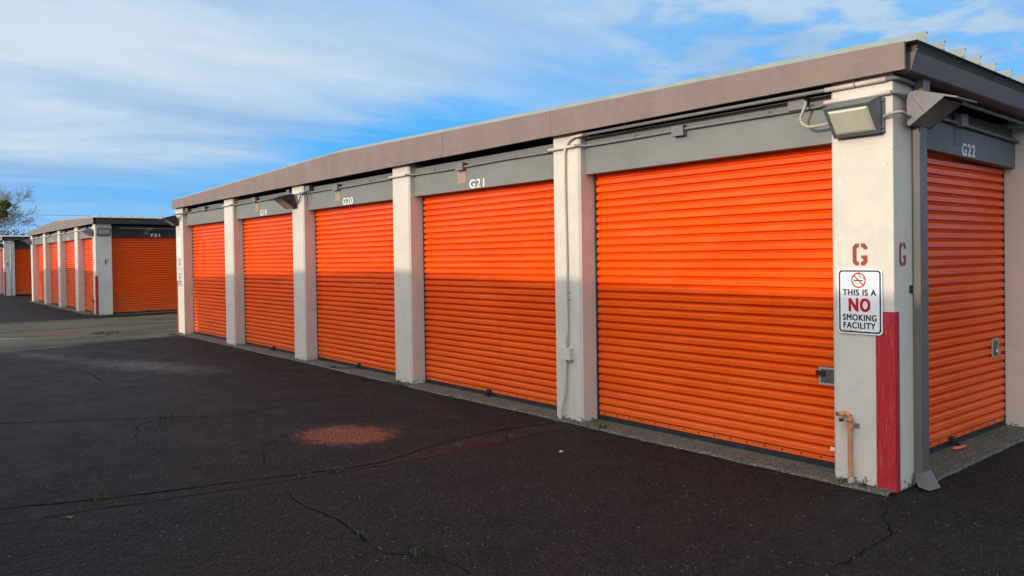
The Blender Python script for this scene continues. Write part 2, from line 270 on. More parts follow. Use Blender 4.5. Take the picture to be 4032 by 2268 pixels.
    lk(nt, math_n(nt, 'ADD', 0.50, math_n(nt, 'MULTIPLY', mid, 0.45)), b.inputs['Roughness'])
    b.inputs['Specular IOR Level'].default_value = 0.18
    h = math_n(nt, 'ADD', math_n(nt, 'ADD', math_n(nt, 'MULTIPLY', v1.outputs['Distance'], -1.2), math_n(nt, 'MULTIPLY', v0.outputs['Distance'], -1.6)), math_n(nt, 'ADD', math_n(nt, 'MULTIPLY', fin, 1.0), math_n(nt, 'MULTIPLY', noise(nt, 6, 4), 2.5)))
    bump(nt, b, h, 0.95, 0.012)
    return m
M['asphalt'] = ground_mat()
m_, nt, b = new_mat('crack_shade_and_moss')
f1 = noise(nt, 2.4, 5, 0.7); c = mixc(nt, ramp(nt, f1, [(0.46, 0.0), (0.56, 1.0)]), (0.005, 0.004, 0.004), (0.020, 0.026, 0.008))  # depth shade of the cracks put into the near-black colour; green is moss
lk(nt, c, b.inputs['Base Color']); b.inputs['Roughness'].default_value = 1.0; b.inputs['Specular IOR Level'].default_value = 0.05; M['crack'] = m_

# ------------------------------------------------------------ mesh helpers
class MB:
    def __init__(s): s.v = []; s.f = []; s.mi = []; s.cur = 0; s.sm = []; s.smooth = False
    def add(s, vs, fs):
        o = len(s.v); s.v += [tuple(v) for v in vs]
        for f in fs: s.f.append(tuple(i + o for i in f)); s.mi.append(s.cur); s.sm.append(s.smooth)
        return s
    def box(s, x0, x1, y0, y1, z0, z1):
        return s.add([(x0, y0, z0), (x1, y0, z0), (x1, y1, z0), (x0, y1, z0), (x0, y0, z1), (x1, y0, z1), (x1, y1, z1), (x0, y1, z1)],
                     [(0, 3, 2, 1), (4, 5, 6, 7), (0, 1, 5, 4), (1, 2, 6, 5), (2, 3, 7, 6), (3, 0, 4, 7)])
    def prism(s, pts, d):                      # closed polygon pts swept by the vector d
        n = len(pts); d = Vector(d)
        vs = [Vector(p) for p in pts] + [Vector(p) + d for p in pts]
        return s.add(vs, [tuple(range(n)), tuple(range(2 * n - 1, n - 1, -1))] + [(i, i + n, (i + 1) % n + n, (i + 1) % n) for i in range(n)])
    def tube(s, path, r, n=8, cap=True):
        path = [Vector(p) for p in path]; rs = r if isinstance(r, (list, tuple)) else [r] * len(path)
        rings = []; up = None
        for i, p in enumerate(path):
            t = (path[min(i + 1, len(path) - 1)] - path[max(i - 1, 0)]).normalized()
            if up is None: up = t.orthogonal().normalized()
            up = (up - t * up.dot(t)); up = up.normalized() if up.length > 1e-6 else t.orthogonal().normalized()
            w = t.cross(up); rings.append([p + (up * math.cos(a) + w * math.sin(a)) * rs[i] for a in [2 * math.pi * k / n for k in range(n)]])
        vs = [v for rg in rings for v in rg]; fs = []
        for i in range(len(path) - 1):
            for k in range(n): fs.append((i * n + k, i * n + (k + 1) % n, (i + 1) * n + (k + 1) % n, (i + 1) * n + k))
        sm = s.smooth; s.smooth = True; s.add(vs, fs); s.smooth = sm
        if cap: o = len(s.v) - len(vs); s.f += [tuple(o + k for k in range(n))[::-1], tuple(o + len(vs) - n + k for k in range(n))]; s.mi += [s.cur] * 2; s.sm += [False] * 2
        return s
    def build(s, name, mats, parent=None, loc=None, rotz=0, bevel=0):
        me = bpy.data.meshes.new(name); me.from_pydata(s.v, [], s.f)
        for m in (mats if isinstance(mats, (list, tuple)) else [mats]): me.materials.append(M[m] if isinstance(m, str) else m)
        me.polygons.foreach_set('material_index', s.mi); me.polygons.foreach_set('use_smooth', s.sm)
        bm = bmesh.new(); bm.from_mesh(me)
        bmesh.ops.recalc_face_normals(bm, faces=bm.faces)
        if bevel: bmesh.ops.bevel(bm, geom=list(bm.edges), offset=bevel, segments=2, affect='EDGES', clamp_overlap=True)
        bm.to_mesh(me); bm.free()
        o = bpy.data.objects.new(name, me); S.collection.objects.link(o)
        if parent: o.parent = parent
        if loc is not None: o.location = loc
        if rotz: o.rotation_euler = (0, 0, rotz)
        return o
def smooth_path(pts, k=6):
    pts = [Vector(p) for p in pts]; out = []
    for i in range(len(pts) - 1):
        p0, p1, p2, p3 = pts[max(i - 1, 0)], pts[i], pts[i + 1], pts[min(i + 2, len(pts) - 1)]
        for j in range(k):
            t = j / k
            out.append(0.5 * ((2 * p1) + (-p0 + p2) * t + (2 * p0 - 5 * p1 + 4 * p2 - p3) * t * t + (-p0 + 3 * p1 - 3 * p2 + p3) * t ** 3))
    return out + [pts[-1]]
def tag(o, label, cat, group=None, kind=None):
    o['label'] = label; o['category'] = cat
    if group: o['group'] = group
    if kind: o['kind'] = kind
    return o
def empty(name, loc=(0, 0, 0), rz=0, parent=None):
    o = bpy.data.objects.new(name, None); S.collection.objects.link(o); o.location = loc; o.rotation_euler = (0, 0, rz)
    o.empty_display_size = 0.2
    if parent: o.parent = parent
    return o
def struct(name, mb, mats, label=None):
    o = mb.build(name, mats); o['kind'] = 'structure'; return o
# lettering: mesh in the XZ plane facing -Y, lower left at 0,0, exactly w x h
def text_mesh(s, w, h, bold=0.02, name='lettering'):
    cu = bpy.data.curves.new('t', 'FONT'); cu.body = s; cu.size = 1; cu.offset = bold; cu.extrude = 0; cu.space_character = 1.14
    ob = bpy.data.objects.new('t', cu); S.collection.objects.link(ob); dg = bpy.context.evaluated_depsgraph_get(); dg.update()
    me = bpy.data.meshes.new_from_object(ob.evaluated_get(dg)); bpy.data.objects.remove(ob); bpy.data.curves.remove(cu)
    xs = [v.co.x for v in me.vertices]; ys = [v.co.y for v in me.vertices]
    a, b2, c, d = min(xs), max(xs), min(ys), max(ys)
    vs = [((v.co.x - a) / (b2 - a) * w, 0, (v.co.y - c) / (d - c) * h) for v in me.vertices]
    fs = [tuple(p.vertices) for p in me.polygons]; bpy.data.meshes.remove(me)
    return vs, fs
def lettering(items, name, mat, parent, loc, rotz=0, skew=0):
    mb = MB()
    for s, x, z, w, h, bd in items:
        t = bd * h * 0.75; vs, fs = text_mesh(s, w - 2 * t, h - t, 0.0)
        for k, (dx, dz) in enumerate(((0, 0), (t, t * .5), (2 * t, 0), (t, t), (0, t), (2 * t, t))):          # heavy weight: strokes overstruck, each layer a hair proud
            mb.add([(x + v[0] + dx, v[1] - 0.00015 * k, z + v[2] + dz) for v in vs], fs)
    return mb.build(name, mat, parent, loc, rotz)
STG = {  # stencil letters as bars in a 0..1 x 0..1.45 cell
 'G': [[(0, .22), (.18, 0), (.44, 0), (.44, .24), (.36, .24), (.27, .33), (.27, 1.12), (.36, 1.21), (.44, 1.21), (.44, 1.45), (.18, 1.45), (0, 1.23)],
       [(.56, 0), (.82, 0), (1, .22), (1, .66), (.58, .66), (.58, .50), (.73, .42), (.73, .33), (.64, .24), (.56, .24)],
       [(.56, 1.45), (.56, 1.21), (.66, 1.21), (.74, 1.12), (.74, 1.06), (1, 1.06), (1, 1.23), (.82, 1.45)]],
 'F': [[(0, 0), (.34, 0), (.34, 1.45), (0, 1.45)], [(.44, .62), (.86, .62), (.86, .86), (.44, .86)], [(.44, 1.2), (1, 1.2), (1, 1.45), (.44, 1.45)]],
 'E': [[(0, 0), (.3, 0), (.3, 1.45), (0, 1.45)], [(.3, 0), (1, 0), (1, .26), (.3, .26)], [(.3, .6), (.9, .6), (.9, .85), (.3, .85)], [(.3, 1.19), (1, 1.19), (1, 1.45), (.3, 1.45)]]}
def stencil(ch, w, h, mat, parent, loc, rotz=0):
    mb = MB()
    for poly in STG[ch]: mb.add([(x * w, 0, z / 1.45 * h) for x, z in poly], [tuple(range(len(poly)))])
    o = mb.build('painted_letter', mat, parent, loc, rotz); return o
# ------------------------------------------------------------ ground
def ribbon(mb, pts, w0, jit, step=0.035, seed=1):
    rd = random.Random(seed); P = smooth_path([(x, y, 0) for x, y in pts], 10); out = []; acc = 0; q = [P[0]]
    for p in P[1:]:
        if (p - q[-1]).length > step: q.append(p)
    drift = 0; vs = []
    for i, p in enumerate(q):
        t = (q[min(i + 1, len(q) - 1)] - q[max(i - 1, 0)]).normalized(); n = Vector((-t.y, t.x, 0))
        drift = drift * 0.8 + rd.uniform(-jit, jit)
        e = min(1, i / 4, (len(q) - 1 - i) / 4); w = w0 * (0.2 + 0.8 * e) * rd.uniform(0.25, 1.1) * (1.7 if rd.random() > 0.9 else 1)
        c = p + n * drift
        vs += [(c.x + n.x * w, c.y + n.y * w, 0.0025), (c.x - n.x * w, c.y - n.y * w, 0.0025)]
    mb.add(vs, [(2 * i, 2 * i + 1, 2 * i + 3, 2 * i + 2) for i in range(len(q) - 1)])
g = MB(); g.add([(-400, -300, 0), (300, -300, 0), (300, 400, 0), (-400, 400, 0)], [(0, 1, 2, 3)])
g.cur = 1
ribbon(g, [(-3.9, -5.2), (-3.82, -4.69), (-3.6, -4.14), (-3.43, -3.52), (-3.21, -2.7), (-3.15, -2.2), (-3.31, -1.54), (-3.39, -0.83), (-3.26, -0.16)], 0.016, 0.010, seed=1)
ribbon(g, [(-3.5, -5.2), (-3.44, -4.73), (-3.23, -3.58), (-3.02, -2.1), (-3.0, -1.2), (-3.06, -0.2)], 0.006, 0.012, seed=2)
ribbon(g, [(-7.6, -4.9), (-7.23, -4.35), (-6.65, -3.54), (-6.32, -2.97), (-6.01, -2.49), (-6.12, -1.63), (-6.22, -0.8)], 0.011, 0.014, seed=3)
ribbon(g, [(-2.89, -3.08), (-2.48, -3.15), (-2.06, -3.1), (-1.75, -3.12), (-1.39, -3.15), (-1.14, -2.96), (-0.78, -2.95)], 0.009, 0.010, seed=4)
ribbon(g, [(-4.7, -2.2), (-4.35, -2.65), (-3.5, -3.0)], 0.004, 0.010, seed=12)
ribbon(g, [(-6.01, -2.49), (-5.5, -2.35), (-5.03, -2.2)], 0.004, 0.010, seed=7)
ribbon(g, [(0.03, -0.15), (0.21, -0.6), (0.35, -0.85), (0.39, -1.17), (0.37, -1.52)], 0.008, 0.014, seed=5)
ribbon(g, [(-5.1, -2.1), (-5.03, -1.95), (-4.9, -1.48), (-4.77, -1.28)], 0.009, 0.012, seed=6)
ribbon(g, [(-9.5, -5.0), (-8.9, -3.9), (-8.6, -3.1), (-8.9, -2.0), (-8.4, -1.1)], 0.009, 0.02, seed=9)
ribbon(g, [(-14, -4.4), (-12.2, -3.6), (-11.3, -3.0), (-9.5, -2.9)], 0.010, 0.03, seed=10)
ribbon(g, [(-6.32, -2.97), (-6.0, -3.3), (-5.4, -3.5)], 0.007, 0.02, seed=11)
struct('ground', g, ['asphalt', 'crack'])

def apron(x0, x1, seed, side=None, zt=0.016):
    """thin concrete strip along the foot of a row, ragged outer edge"""
    rd = random.Random(seed); mb = MB(); n = int((x1 - x0) / 0.12); vs = []; o = 0
    for i in range(n + 1):
        x = x0 + (x1 - x0) * i / n; o = o * 0.85 + rd.uniform(-0.012, 0.012)
        vs += [(x, -0.10 + o, 0.0), (x, -0.085 + o, zt), (x, 0.45, zt)]
    mb.add(vs, [(3 * i, 3 * i + 3, 3 * i + 4, 3 * i + 1) for i in range(n)] + [(3 * i + 1, 3 * i + 4, 3 * i + 5, 3 * i + 2) for i in range(n)])
    if side:
        xs, y0, y1 = side; n = int((y1 - y0) / 0.12); vs = []; o = 0
        for i in range(n + 1):
            y = y0 + (y1 - y0) * i / n; o = o * 0.85 + rd.uniform(-0.008, 0.008)
            ed = 0.055 - 0.025 * (y - y0) / 2.0 if y - y0 < 2 else 0.03
            vs += [(xs + ed + 0.015 + o, y, 0.0), (xs + ed + o, y, zt), (xs - 0.5, y, zt)]
        mb.add(vs, [(3 * i, 3 * i + 3, 3 * i + 4, 3 * i + 1) for i in range(n)] + [(3 * i + 1, 3 * i + 4, 3 * i + 5, 3 * i + 2) for i in range(n)])
    return struct('concrete_apron', mb, 'concrete')
apron(-16.5, 0.0, 3, side=(0.0, 0.27, 12.0))
ap = apron(-13.0, 0.0, 4, side=(0.0, 0.27, 12.0)); ap.location = (-24.65, -0.08, 0)

# ------------------------------------------------------------ the storage rows
HB, HT = 2.445, 2.715
PITCH = 0.0745
def curtain(w, ztop, seed):
    """corrugated curtain in the XZ plane: x 0..w, face towards -Y"""
    rd = random.Random(seed); prof = []; z = 0.105; nsl = 0
    prof.append((0.002, 0.062)); prof.append((-0.006, 0.064)); prof.append((-0.006, 0.100))
    while z < ztop:
        prof += [(0.023, z - 0.009), (0.023, z - 0.001), (-0.0115, z + 0.0045), (-0.0145, z + 0.008)]
        if nsl in (11, 22): prof += [(-0.0145, z + 0.026), (-0.0165, z + 0.028), (-0.0165, z + 0.031), (-0.0145, z + 0.033)]
        prof += [(-0.0145, z + 0.043), (-0.0115, z + 0.047)]
        nsl += 1
        z += PITCH
    nx = max(2, int(w / 0.22)); vs = []
    for i in range(nx + 1):
        x = w * i / nx
        for j, (y, zz_) in enumerate(prof):
            e = 1.0
            vs.append((x, y * e + 0.0012 * math.sin(x * 4.1 + zz_ * 9 + seed), zz_))
    n = len(prof); fs = [(i * n + j, (i + 1) * n + j, (i + 1) * n + j + 1, i * n + j + 1) for i in range(nx) for j in range(n - 1)]
    return vs, fs, prof
def rollup(parent, x0, w, y, seed, side=False, latch=None, latch2=None, detail=True, lock=None):
    """door filling x0..x0+w at depth y, in the front frame of the row (or the frame of its side)"""
    mb = MB(); vs, fs, prof = curtain(w - 0.06, 2.52, seed); mb.add([(v[0] + 0.03, v[1], v[2]) for v in vs], fs)
    # rolled ends of the slats
    for xe, sg in ((0.03, -1), (w - 0.03, 1)):
        n = len(prof); mb.add([(xe, p[0], p[1]) for p in prof] + [(xe + sg * 0.006, 0.006, p[1]) for p in prof], [(i, i + 1, n + i + 1, n + i) for i in range(n - 1)])
    if detail:
        mb.cur = 1; k = 0.10
        while k < w - 0.05:
            mb.tube([(k, -0.004, 0.085), (k, -0.0125, 0.085)], 0.007, 6); k += 0.165
        mb.cur = 0
    d = mb.build('roll_up_door', ['door', 'blackmetal'], parent, (x0, y, 0))
    s_ = MB(); s_.box(0.0, w, -0.010, 0.02, 0.012, 0.062); s_.build('bottom_seal', 'rubber', d)
    for xa, xb in ((0.0, 0.024), (w - 0.024, w)):
        gm = MB(); gm.box(xa, xb, -0.012, 0.0, 0.0, 2.52); gm.build('door_guide', 'blackmetal', d)
    bk = MB(); bk.box(0, w, 0.034, 0.05, 0.0, 2.6); bk.build('door_backing', 'void', d)
    if latch is not None:
        lx = latch - x0; l = MB()
        l.box(lx - 0.03, lx + 0.03, -0.035, -0.0065, 0.055, 0.095); l.box(lx - 0.07, lx + 0.05, -0.045, -0.03, 0.062, 0.072); l.box(lx - 0.015, lx + 0.02, -0.075, -0.03, 0.03, 0.06)
        l.build('foot_latch', 'blackmetal', d)
    if latch2 is not None:
        lx, lz0, lz1, lw = latch2; lx -= x0
        hd = MB(); hd.cur = 0
        # framed recess plate with a cylinder lock
        hd.box(lx, lx + lw, -0.022, -0.012, lz0, lz0 + 0.014).box(lx, lx + lw, -0.022, -0.012, lz1 - 0.014, lz1).box(lx, lx + 0.014, -0.022, -0.012, lz0 + 0.014, lz1 - 0.014).box(lx + lw - 0.014, lx + lw, -0.022, -0.012, lz0 + 0.014, lz1 - 0.014)
        hd.cur = 1; hd.box(lx + 0.014, lx + lw - 0.014, -0.0205, -0.0165, lz0 + 0.014, lz1 - 0.014)
        h = hd.build('latch_plate', ['latchframe', 'latchcup'], d)
        q = MB(); q.box(lx - 0.015, lx + 0.05, -0.04, -0.022, (lz0 + lz1) / 2 + 0.005, (lz0 + lz1) / 2 + 0.04) if lock != 'disc' else q.tube([(lx + lw * .55, -0.045, lz0 + 0.045), (lx + lw * .55, -0.015, lz0 + 0.045)], 0.034, 14)
        q.build('lock', 'blackmetal' if lock != 'disc' else 'steel', h)
    return d
def header(parent, x0, x1, y, nb=None, tx=None, patch=None, grey=False, shear=0.0, detail=True, hmat='header'):
    hm = MB()
    def sb(xa, xb, ya, yb, za, zb):
        vs = [(x, y_, z - shear * max(0, x)) for z in (za, zb) for (x, y_) in ((xa, ya), (xb, ya), (xb, yb), (xa, yb))]
        hm.add(vs, [(0, 3, 2, 1), (4, 5, 6, 7), (0, 1, 5, 4), (1, 2, 6, 5), (2, 3, 7, 6), (3, 0, 4, 7)])
    sb(x0, x1, y, y + 0.14, HB, HT); sb(x0 + .001, x1 - .001, y + 0.022, y + 0.138, HT + .0005, 2.805)
    if detail:
        k = x0 + 0.2
        while k < x1 - 0.1:
            hm.tube([(k, y + .002, HB + 0.016 - shear * k), (k, y - 0.004, HB + 0.016 - shear * k)], 0.006, 6); k += 0.62
    h = hm.build('door_header', hmat, parent, (0, 0, 0))
    if nb:
        lettering([(nb, 0, 0, tx[1] - tx[0], 0.103, 0.060)], 'unit_number', 'white', h, (tx[0], y - 0.003, 2.452 - shear * tx[0]))
    if patch:
        pm = MB(); pm.box(patch[0], patch[1], y - 0.004, y - 0.0005, 2.525 - shear * patch[0], 2.69 - shear * patch[0])
        for z in (2.60, ):
            pm.box(patch[0] + .008, patch[0] + .016, y - .007, y - .0045, z - shear * patch[0], z + .008 - shear * patch[0]); pm.box(patch[1] - .016, patch[1] - .008, y - .007, y - .0045, z + .02 - shear * patch[0], z + .028 - shear * patch[0])
        pm.build('cover_patch', 'patchgrey' if grey else 'patch', h)
    return h
def pillar(parent, x0, x1, dep=0.34, zt=2.86, cl=True, cr=True, ch=0.022):
    pts = []
    pts += [(x0, dep), (x0, ch if cl else 0)] if cl else [(x0, dep), (x0, 0)]
    if cl: pts.append((x0 + ch, 0))
    if cr: pts += [(x1 - ch, 0), (x1, ch)]
    else: pts += [(x1, 0)]
    pts.append((x1, dep))
    mb = MB(); mb.prism([(a, b, 0.0) for a, b in pts], (0, 0, zt)); return mb.build('pillar', 'cream', parent)
def guard(parent, sx, x, ys, wf, ws, zt):
    """painted steel corner guard; sx=+1 wraps a right corner, -1 a left corner"""
    t = 0.007; e = 0.0012
    fx = (x - sx * wf, x + sx * t)
    mb = MB()
    pts = [(x - sx * wf, -e), (x - sx * wf, -t), (x + sx * t, -t), (x + sx * t, ws), (x + sx * e, ws), (x + sx * e, -e)]
    mb.prism([(a, b, 0.001) for a, b in pts], (0, 0, zt)); return mb.build('corner_guard', 'red', parent)
def storage_row(name, loc, rz, pillars, label, numbers, letter=None, lettermat='brown', side_first=(0.42, 2.76), sidebays=3, sidenum=None, depth=14, hi=1.0, shear=0.0, detail=True, downspout=False, leftdet=False, latches=(None,) * 6, big=None, group='rows of storage units'):
    B = empty(name, loc, rz); B.scale = (1, 1, hi); tag(B, label, 'storage building', group)
    xl = pillars[-1][0]; W_ = -xl; rx = -W_ / 2
    core = MB(); core.box(xl + 0.02, -0.37, 0.345, depth, 0.0, 2.84).build('inner_wall', 'void', B)
    core2 = MB(); core2.box(xl, xl + 0.018, 0.36, depth, 0.0, 2.86).build('end_wall', 'cream', B)
    core3 = MB(); core3.box(xl + 0.02, -0.37, depth + .002, depth + 0.1, 0.0, 2.84).build('back_wall', 'cream', B)
    P = []
    for i, (a, b_) in enumerate(pillars):
        if i == 0:
            mb = MB(); mb.prism([(a, 0.34, 0), (a, 0.022, 0), (a + 0.022, 0, 0), (-0.004, 0, 0), (0, 0.004, 0), (0, side_first[0], 0), (-0.36, side_first[0], 0), (-0.36, 0.34, 0)], (0, 0, 2.86)); p = mb.build('pillar', 'cream', B)
        elif i == len(pillars) - 1: p = pillar(B, a, b_, cl=False, ch=0.006)
        else: p = pillar(B, a, b_)
        P.append(p)
    guard(P[0], 1, 0, 0, 0.128, 0.055, 1.232)
    guard(P[-1], -1, xl, 0, 0.07, 0.09, 1.215)
    for i in range(len(pillars) - 1):
        x0, x1 = pillars[i + 1][1], pillars[i][0]
        nb = numbers[i]
        header(B, x0 + .001, x1 - .001, 0.08, nb[0] if nb else None, nb[1] if nb else None, nb[2] if nb else None, detail=detail)
        rollup(B, x0 + 0.0005, x1 - x0 - 0.001, 0.215, i * 3.7 + loc[0], latch=latches[i], latch2=big if i == 0 else None, detail=detail)
    # side: frame turned +90 degrees so that its local -Y is the row's +X
    y = side_first[0]
    for k in range(sidebays):
        w = side_first[1] - side_first[0] if k == 0 else 2.66
        sf = empty('side_bay', (0, y, 0), math.pi / 2, B)
        x0 = 0.0
        header_parent = sf
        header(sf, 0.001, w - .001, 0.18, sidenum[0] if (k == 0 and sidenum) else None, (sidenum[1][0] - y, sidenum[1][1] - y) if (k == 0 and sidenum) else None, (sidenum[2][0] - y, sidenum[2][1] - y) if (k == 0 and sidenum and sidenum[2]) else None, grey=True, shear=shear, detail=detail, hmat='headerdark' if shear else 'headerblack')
        rollup(sf, 0.0005, w - .001, 0.285, k * 5.1 + 2 + loc[0], latch=(1.563 - y) if k == 0 else w * .5, latch2=(2.43 - y, 0.675, 0.84, 0.15) if k == 0 else None, lock='disc', detail=detail)
        # one meshes only: re-parent to the building itself
        for ch in list(sf.children):
            ch.parent = B; ch.matrix_parent_inverse = Matrix.Identity(4)
            ch.location = Matrix.Rotation(math.pi / 2, 3, 'Z') @ ch.location + Vector((0, y, 0)); ch.rotation_euler = (0, 0, math.pi / 2)
        bpy.data.objects.remove(sf)
        y += w
        mb = MB(); mb.prism([(-0.36, y, 0), (-0.022, y, 0), (0, y + 0.022, 0), (0, y + 0.42, 0), (-0.36, y + 0.42, 0)], (0, 0, 2.86)); mb.build('pillar', 'cream', B)
        y += 0.42
    if y < depth: MB().box(-0.36, -0.01, y, depth, 0, 2.86).build('end_wall', 'cream', B)
    # gable rake board in lengths, seams between them
    zr, ze, zb = 3.205, 3.028, 2.848
    top = lambda x: ze + (zr - ze) * (1 - min(1, abs(x - rx) / (W_ / 2)))
    xs = sorted(set([xl, 0.118] + [x for x in (xl * 0.17 - .6, xl * .325, xl * .495, xl * .665, xl * .83)])); fm = MB()
    for a, b_ in zip(xs[:-1], xs[1:]):
        a2, b2 = a + (0.002 if a > xl else 0), b_ - (0.002 if b_ < 0.1 else 0)
        mid = [x for x in (rx,) if a2 < x < b2]
        xx = [a2] + mid + [b2]
        fm.prism([(x, -0.08, zb + random.uniform(-.003, .003)) for x in (a2, b2)] + [(x, -0.08, top(x)) for x in reversed(xx)], (0, 0.024, 0))
    fm.build('rake_fascia', 'fascia', B)
    # shadow-dark soffit board behind it
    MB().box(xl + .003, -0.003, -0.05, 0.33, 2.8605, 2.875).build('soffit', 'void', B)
    # standing seam roof: sheet + ribs running down the slope
    rf = MB(); xe = 0.19; za = lambda x: 3.030 + (zr - 3.030) * (1 - min(1, abs(x - rx) / (W_ / 2 + 0.1)))
    sh = lambda y_: -shear * max(0, y_)
    for xa, xb in ((xl - 0.12, rx), (rx, xe)):
        for y0_, y1_ in ((-0.055, depth),):
            t = 0.004
            rf.add([(xa, y0_, za(xa)), (xb, y0_, za(xb)), (xb, y1_, za(xb) + sh(y1_)), (xa, y1_, za(xa) + sh(y1_)), (xa, y0_, za(xa) - t), (xb, y0_, za(xb) - t), (xb, y1_, za(xb) - t + sh(y1_)), (xa, y1_, za(xa) - t + sh(y1_))],
                   [(0, 1, 2, 3), (7, 6, 5, 4), (0, 4, 5, 1), (1, 5, 6, 2), (2, 6, 7, 3), (3, 7, 4, 0)])
    k = 0; yy = 0.07
    while yy < depth - 0.1:
        j = random.uniform(-.012, .012); xt = xe + random.uniform(-.01, .01)
        for xa, xb in ((xl - 0.12, rx), (rx, xt)):
            H = 0.072
            for (ya, yb, z0, z1) in ((yy, yy + .003, 0.0, H), (yy + .0031, yy + .020, H - .012, H)):
                vs = [(x, y_, za(x) + z + sh(yy)) for x in (xa, xb) for (y_, z) in ((ya, z0), (yb, z0), (yb, z1), (ya, z1))]
                rf.add(vs, [(0, 1, 2, 3), (7, 6, 5, 4), (0, 4, 5, 1), (1, 5, 6, 2), (2, 6, 7, 3), (3, 7, 4, 0)])
        yy += 0.305; k += 1
    R = rf.build('roof', 'roof', B)
    # eave: dark closure under the pans, then the box gutter
    e = MB(); e.add([(x, y_, z + sh(y_)) for y_ in (0.02, depth) for (x, z) in ((-0.30, 2.875), (0.10, 2.875), (0.165, 3.022), (-0.30, 3.022))], [(0, 1, 2, 3), (7, 6, 5, 4), (0, 4, 5, 1), (1, 5, 6, 2), (2, 6, 7, 3), (3, 7, 4, 0)])
    e.build('eave_trim', 'trimdark', B)
    gp = [(0.008, 2.842), (0.118, 2.842), (0.125, 2.85), (0.158, 2.965), (0.170, 2.982), (0.163, 2.986), (0.150, 2.968), (0.117, 2.855), (0.014, 2.850), (0.014, 2.97), (0.008, 2.97)]
    gm = MB(); gm.prism([(x, 0.0, z) for x, z in gp], (0, depth, 0))
    gm.v = [(v[0], v[1], v[2] + sh(v[1])) for v in gm.v]
    cap = [(0.016, 2.851), (0.117, 2.856), (0.149, 2.967), (0.016, 2.967)]; gm.prism([(x, 0.002, z) for x, z in cap], (0, 0.004, 0))
    G = gm.build('gutter', 'gutter' if shear else 'trimdark', B)
    if downspout:
        d = MB(); d.box(0.006, 0.058, 0.270, 0.385, 0.085, 2.41)
        d.prism([(0.006, 0.270, 2.41), (0.058, 0.270, 2.41), (0.090, 0.270, 2.84), (0.03, 0.270, 2.84)], (0, 0.1, 0))
        o = d.build('downspout', 'down', B)
        kk = MB()
        a0 = [(0.0, 0.262, 0.10), (0.065, 0.262, 0.10), (0.065, 0.39, 0.10), (0.0, 0.39, 0.10)]
        a1 = [(0.075, 0.165, 0.028), (0.135, 0.20, 0.004), (0.165, 0.31, 0.012), (0.105, 0.275, 0.05)]
        kk.add(a0 + a1, [(0, 1, 2, 3), (7, 6, 5, 4), (0, 4, 5, 1), (1, 5, 6, 2), (2, 6, 7, 3), (3, 7, 4, 0)]); kk.build('downspout_shoe', 'gutter', o)
        st = MB(); st.box(0.001, 0.0615, 0.2655, 0.3895, 1.352, 1.408); st.cur = 1; st.box(0.001, 0.006, 0.222, 0.265, 1.352, 1.408); st.build('strap', ['down', 'blackmetal'], o)
    return B, P
G_P = [(-.4534, 0), (-3.479, -3.082), (-6.704, -6.275), (-9.981, -9.537), (-13.27, -12.79), (-16.493, -15.978)]
G_, GP = storage_row('storage_building', (0, 0, 0), 0, G_P, 'nearest long row of storage units with five orange doors, units G19 to G22',
    [None, ('G21', (-5.039, -4.743), (-5.282, -5.109)), ('G20', (-8.297, -7.963), (-8.545, -8.374)), ('G19', (-11.566, -11.255), (-11.813, -11.647)), None],
    sidenum=('G22', (1.57, 1.847), (1.44, 1.598)), shear=0.022, downspout=True, latches=(None, -4.874, -8.1, -11.34, None), big=(-0.672, 0.644, 0.777, 0.20))
stencil('G', 0.108, 0.154, 'brown', GP[0], (-0.292, -0.002, 1.55))
stencil('G', 0.097, 0.160, 'brown', GP[0], (0.002, 0.077, 1.545), math.pi / 2)
stencil('G', 0.115, 0.143, 'brown', GP[5], (-16.312, -0.002, 1.551))
mk = MB(); mk.box(-0.588, -0.535, 0.2, 0.2025, 0.152, 0.18)
F_P = [(-.42, 0), (-3.30, -2.86), (-6.55, -6.12), (-9.80, -9.38), (-13.05, -12.60)]
F_, FP = storage_row('storage_building', (-24.65, -0.08, 0), 0, F_P, 'second storage row beyond the lane, marked F21 over its side door',
    [None, ('F20', (-5.1, -4.75), (-5.35, -5.18)), ('F19', (-8.3, -7.95), (-8.6, -8.43)), None], letter='F', sidenum=('F21', (1.64, 1.91), (1.42, 1.60)), side_first=(0.45, 3.0))
stencil('F', 0.10, 0.16, 'brownblack', FP[0], (0.002, 0.255, 1.575), math.pi / 2)
stencil('F', 0.10, 0.16, 'brown', FP[0], (-0.30, -0.002, 1.575))
E_P = [(-.42, 0), (-3.30, -2.86), (-6.55, -6.12), (-9.80, -9.38), (-13.05, -12.60)]
E_, EP = storage_row('storage_building', (-45.35, -0.25, 0), 0, E_P, 'farthest row of storage units at the left edge, marked with a dark letter E',
    [None, None, None, None], side_first=(0.45, 3.0), detail=False)
stencil('E', 0.10, 0.14, 'brownblack', EP[0], (0.002, 0.12, 1.565), math.pi / 2)
# the rows across the drive behind the camera, which shade the lower walls
OP = [(a * 1.004, b * 1.004) for a, b in G_P]
storage_row('storage_building', (-16.1, -8.08, 0), math.pi, OP, 'row of storage units across the drive facing the G row', [None] * 5, hi=1.02, detail=False, depth=10)
storage_row('storage_building', (-37.1, -8.08, 0), math.pi, [(a * 0.95, b * 0.95) for a, b in F_P], 'row of storage units across the drive facing the F row', [None] * 4, hi=1.02, detail=False, depth=10)
storage_row('storage_building', (-58.4, -8.08, 0), math.pi, F_P, 'row of storage units across the drive facing the E row', [None] * 4, hi=1.02, detail=False, depth=10)
storage_row('storage_building', (24.8, 0.0, 0), 0, G_P, 'row of storage units across the side lane from unit G22', [None] * 5, detail=False, depth=10)

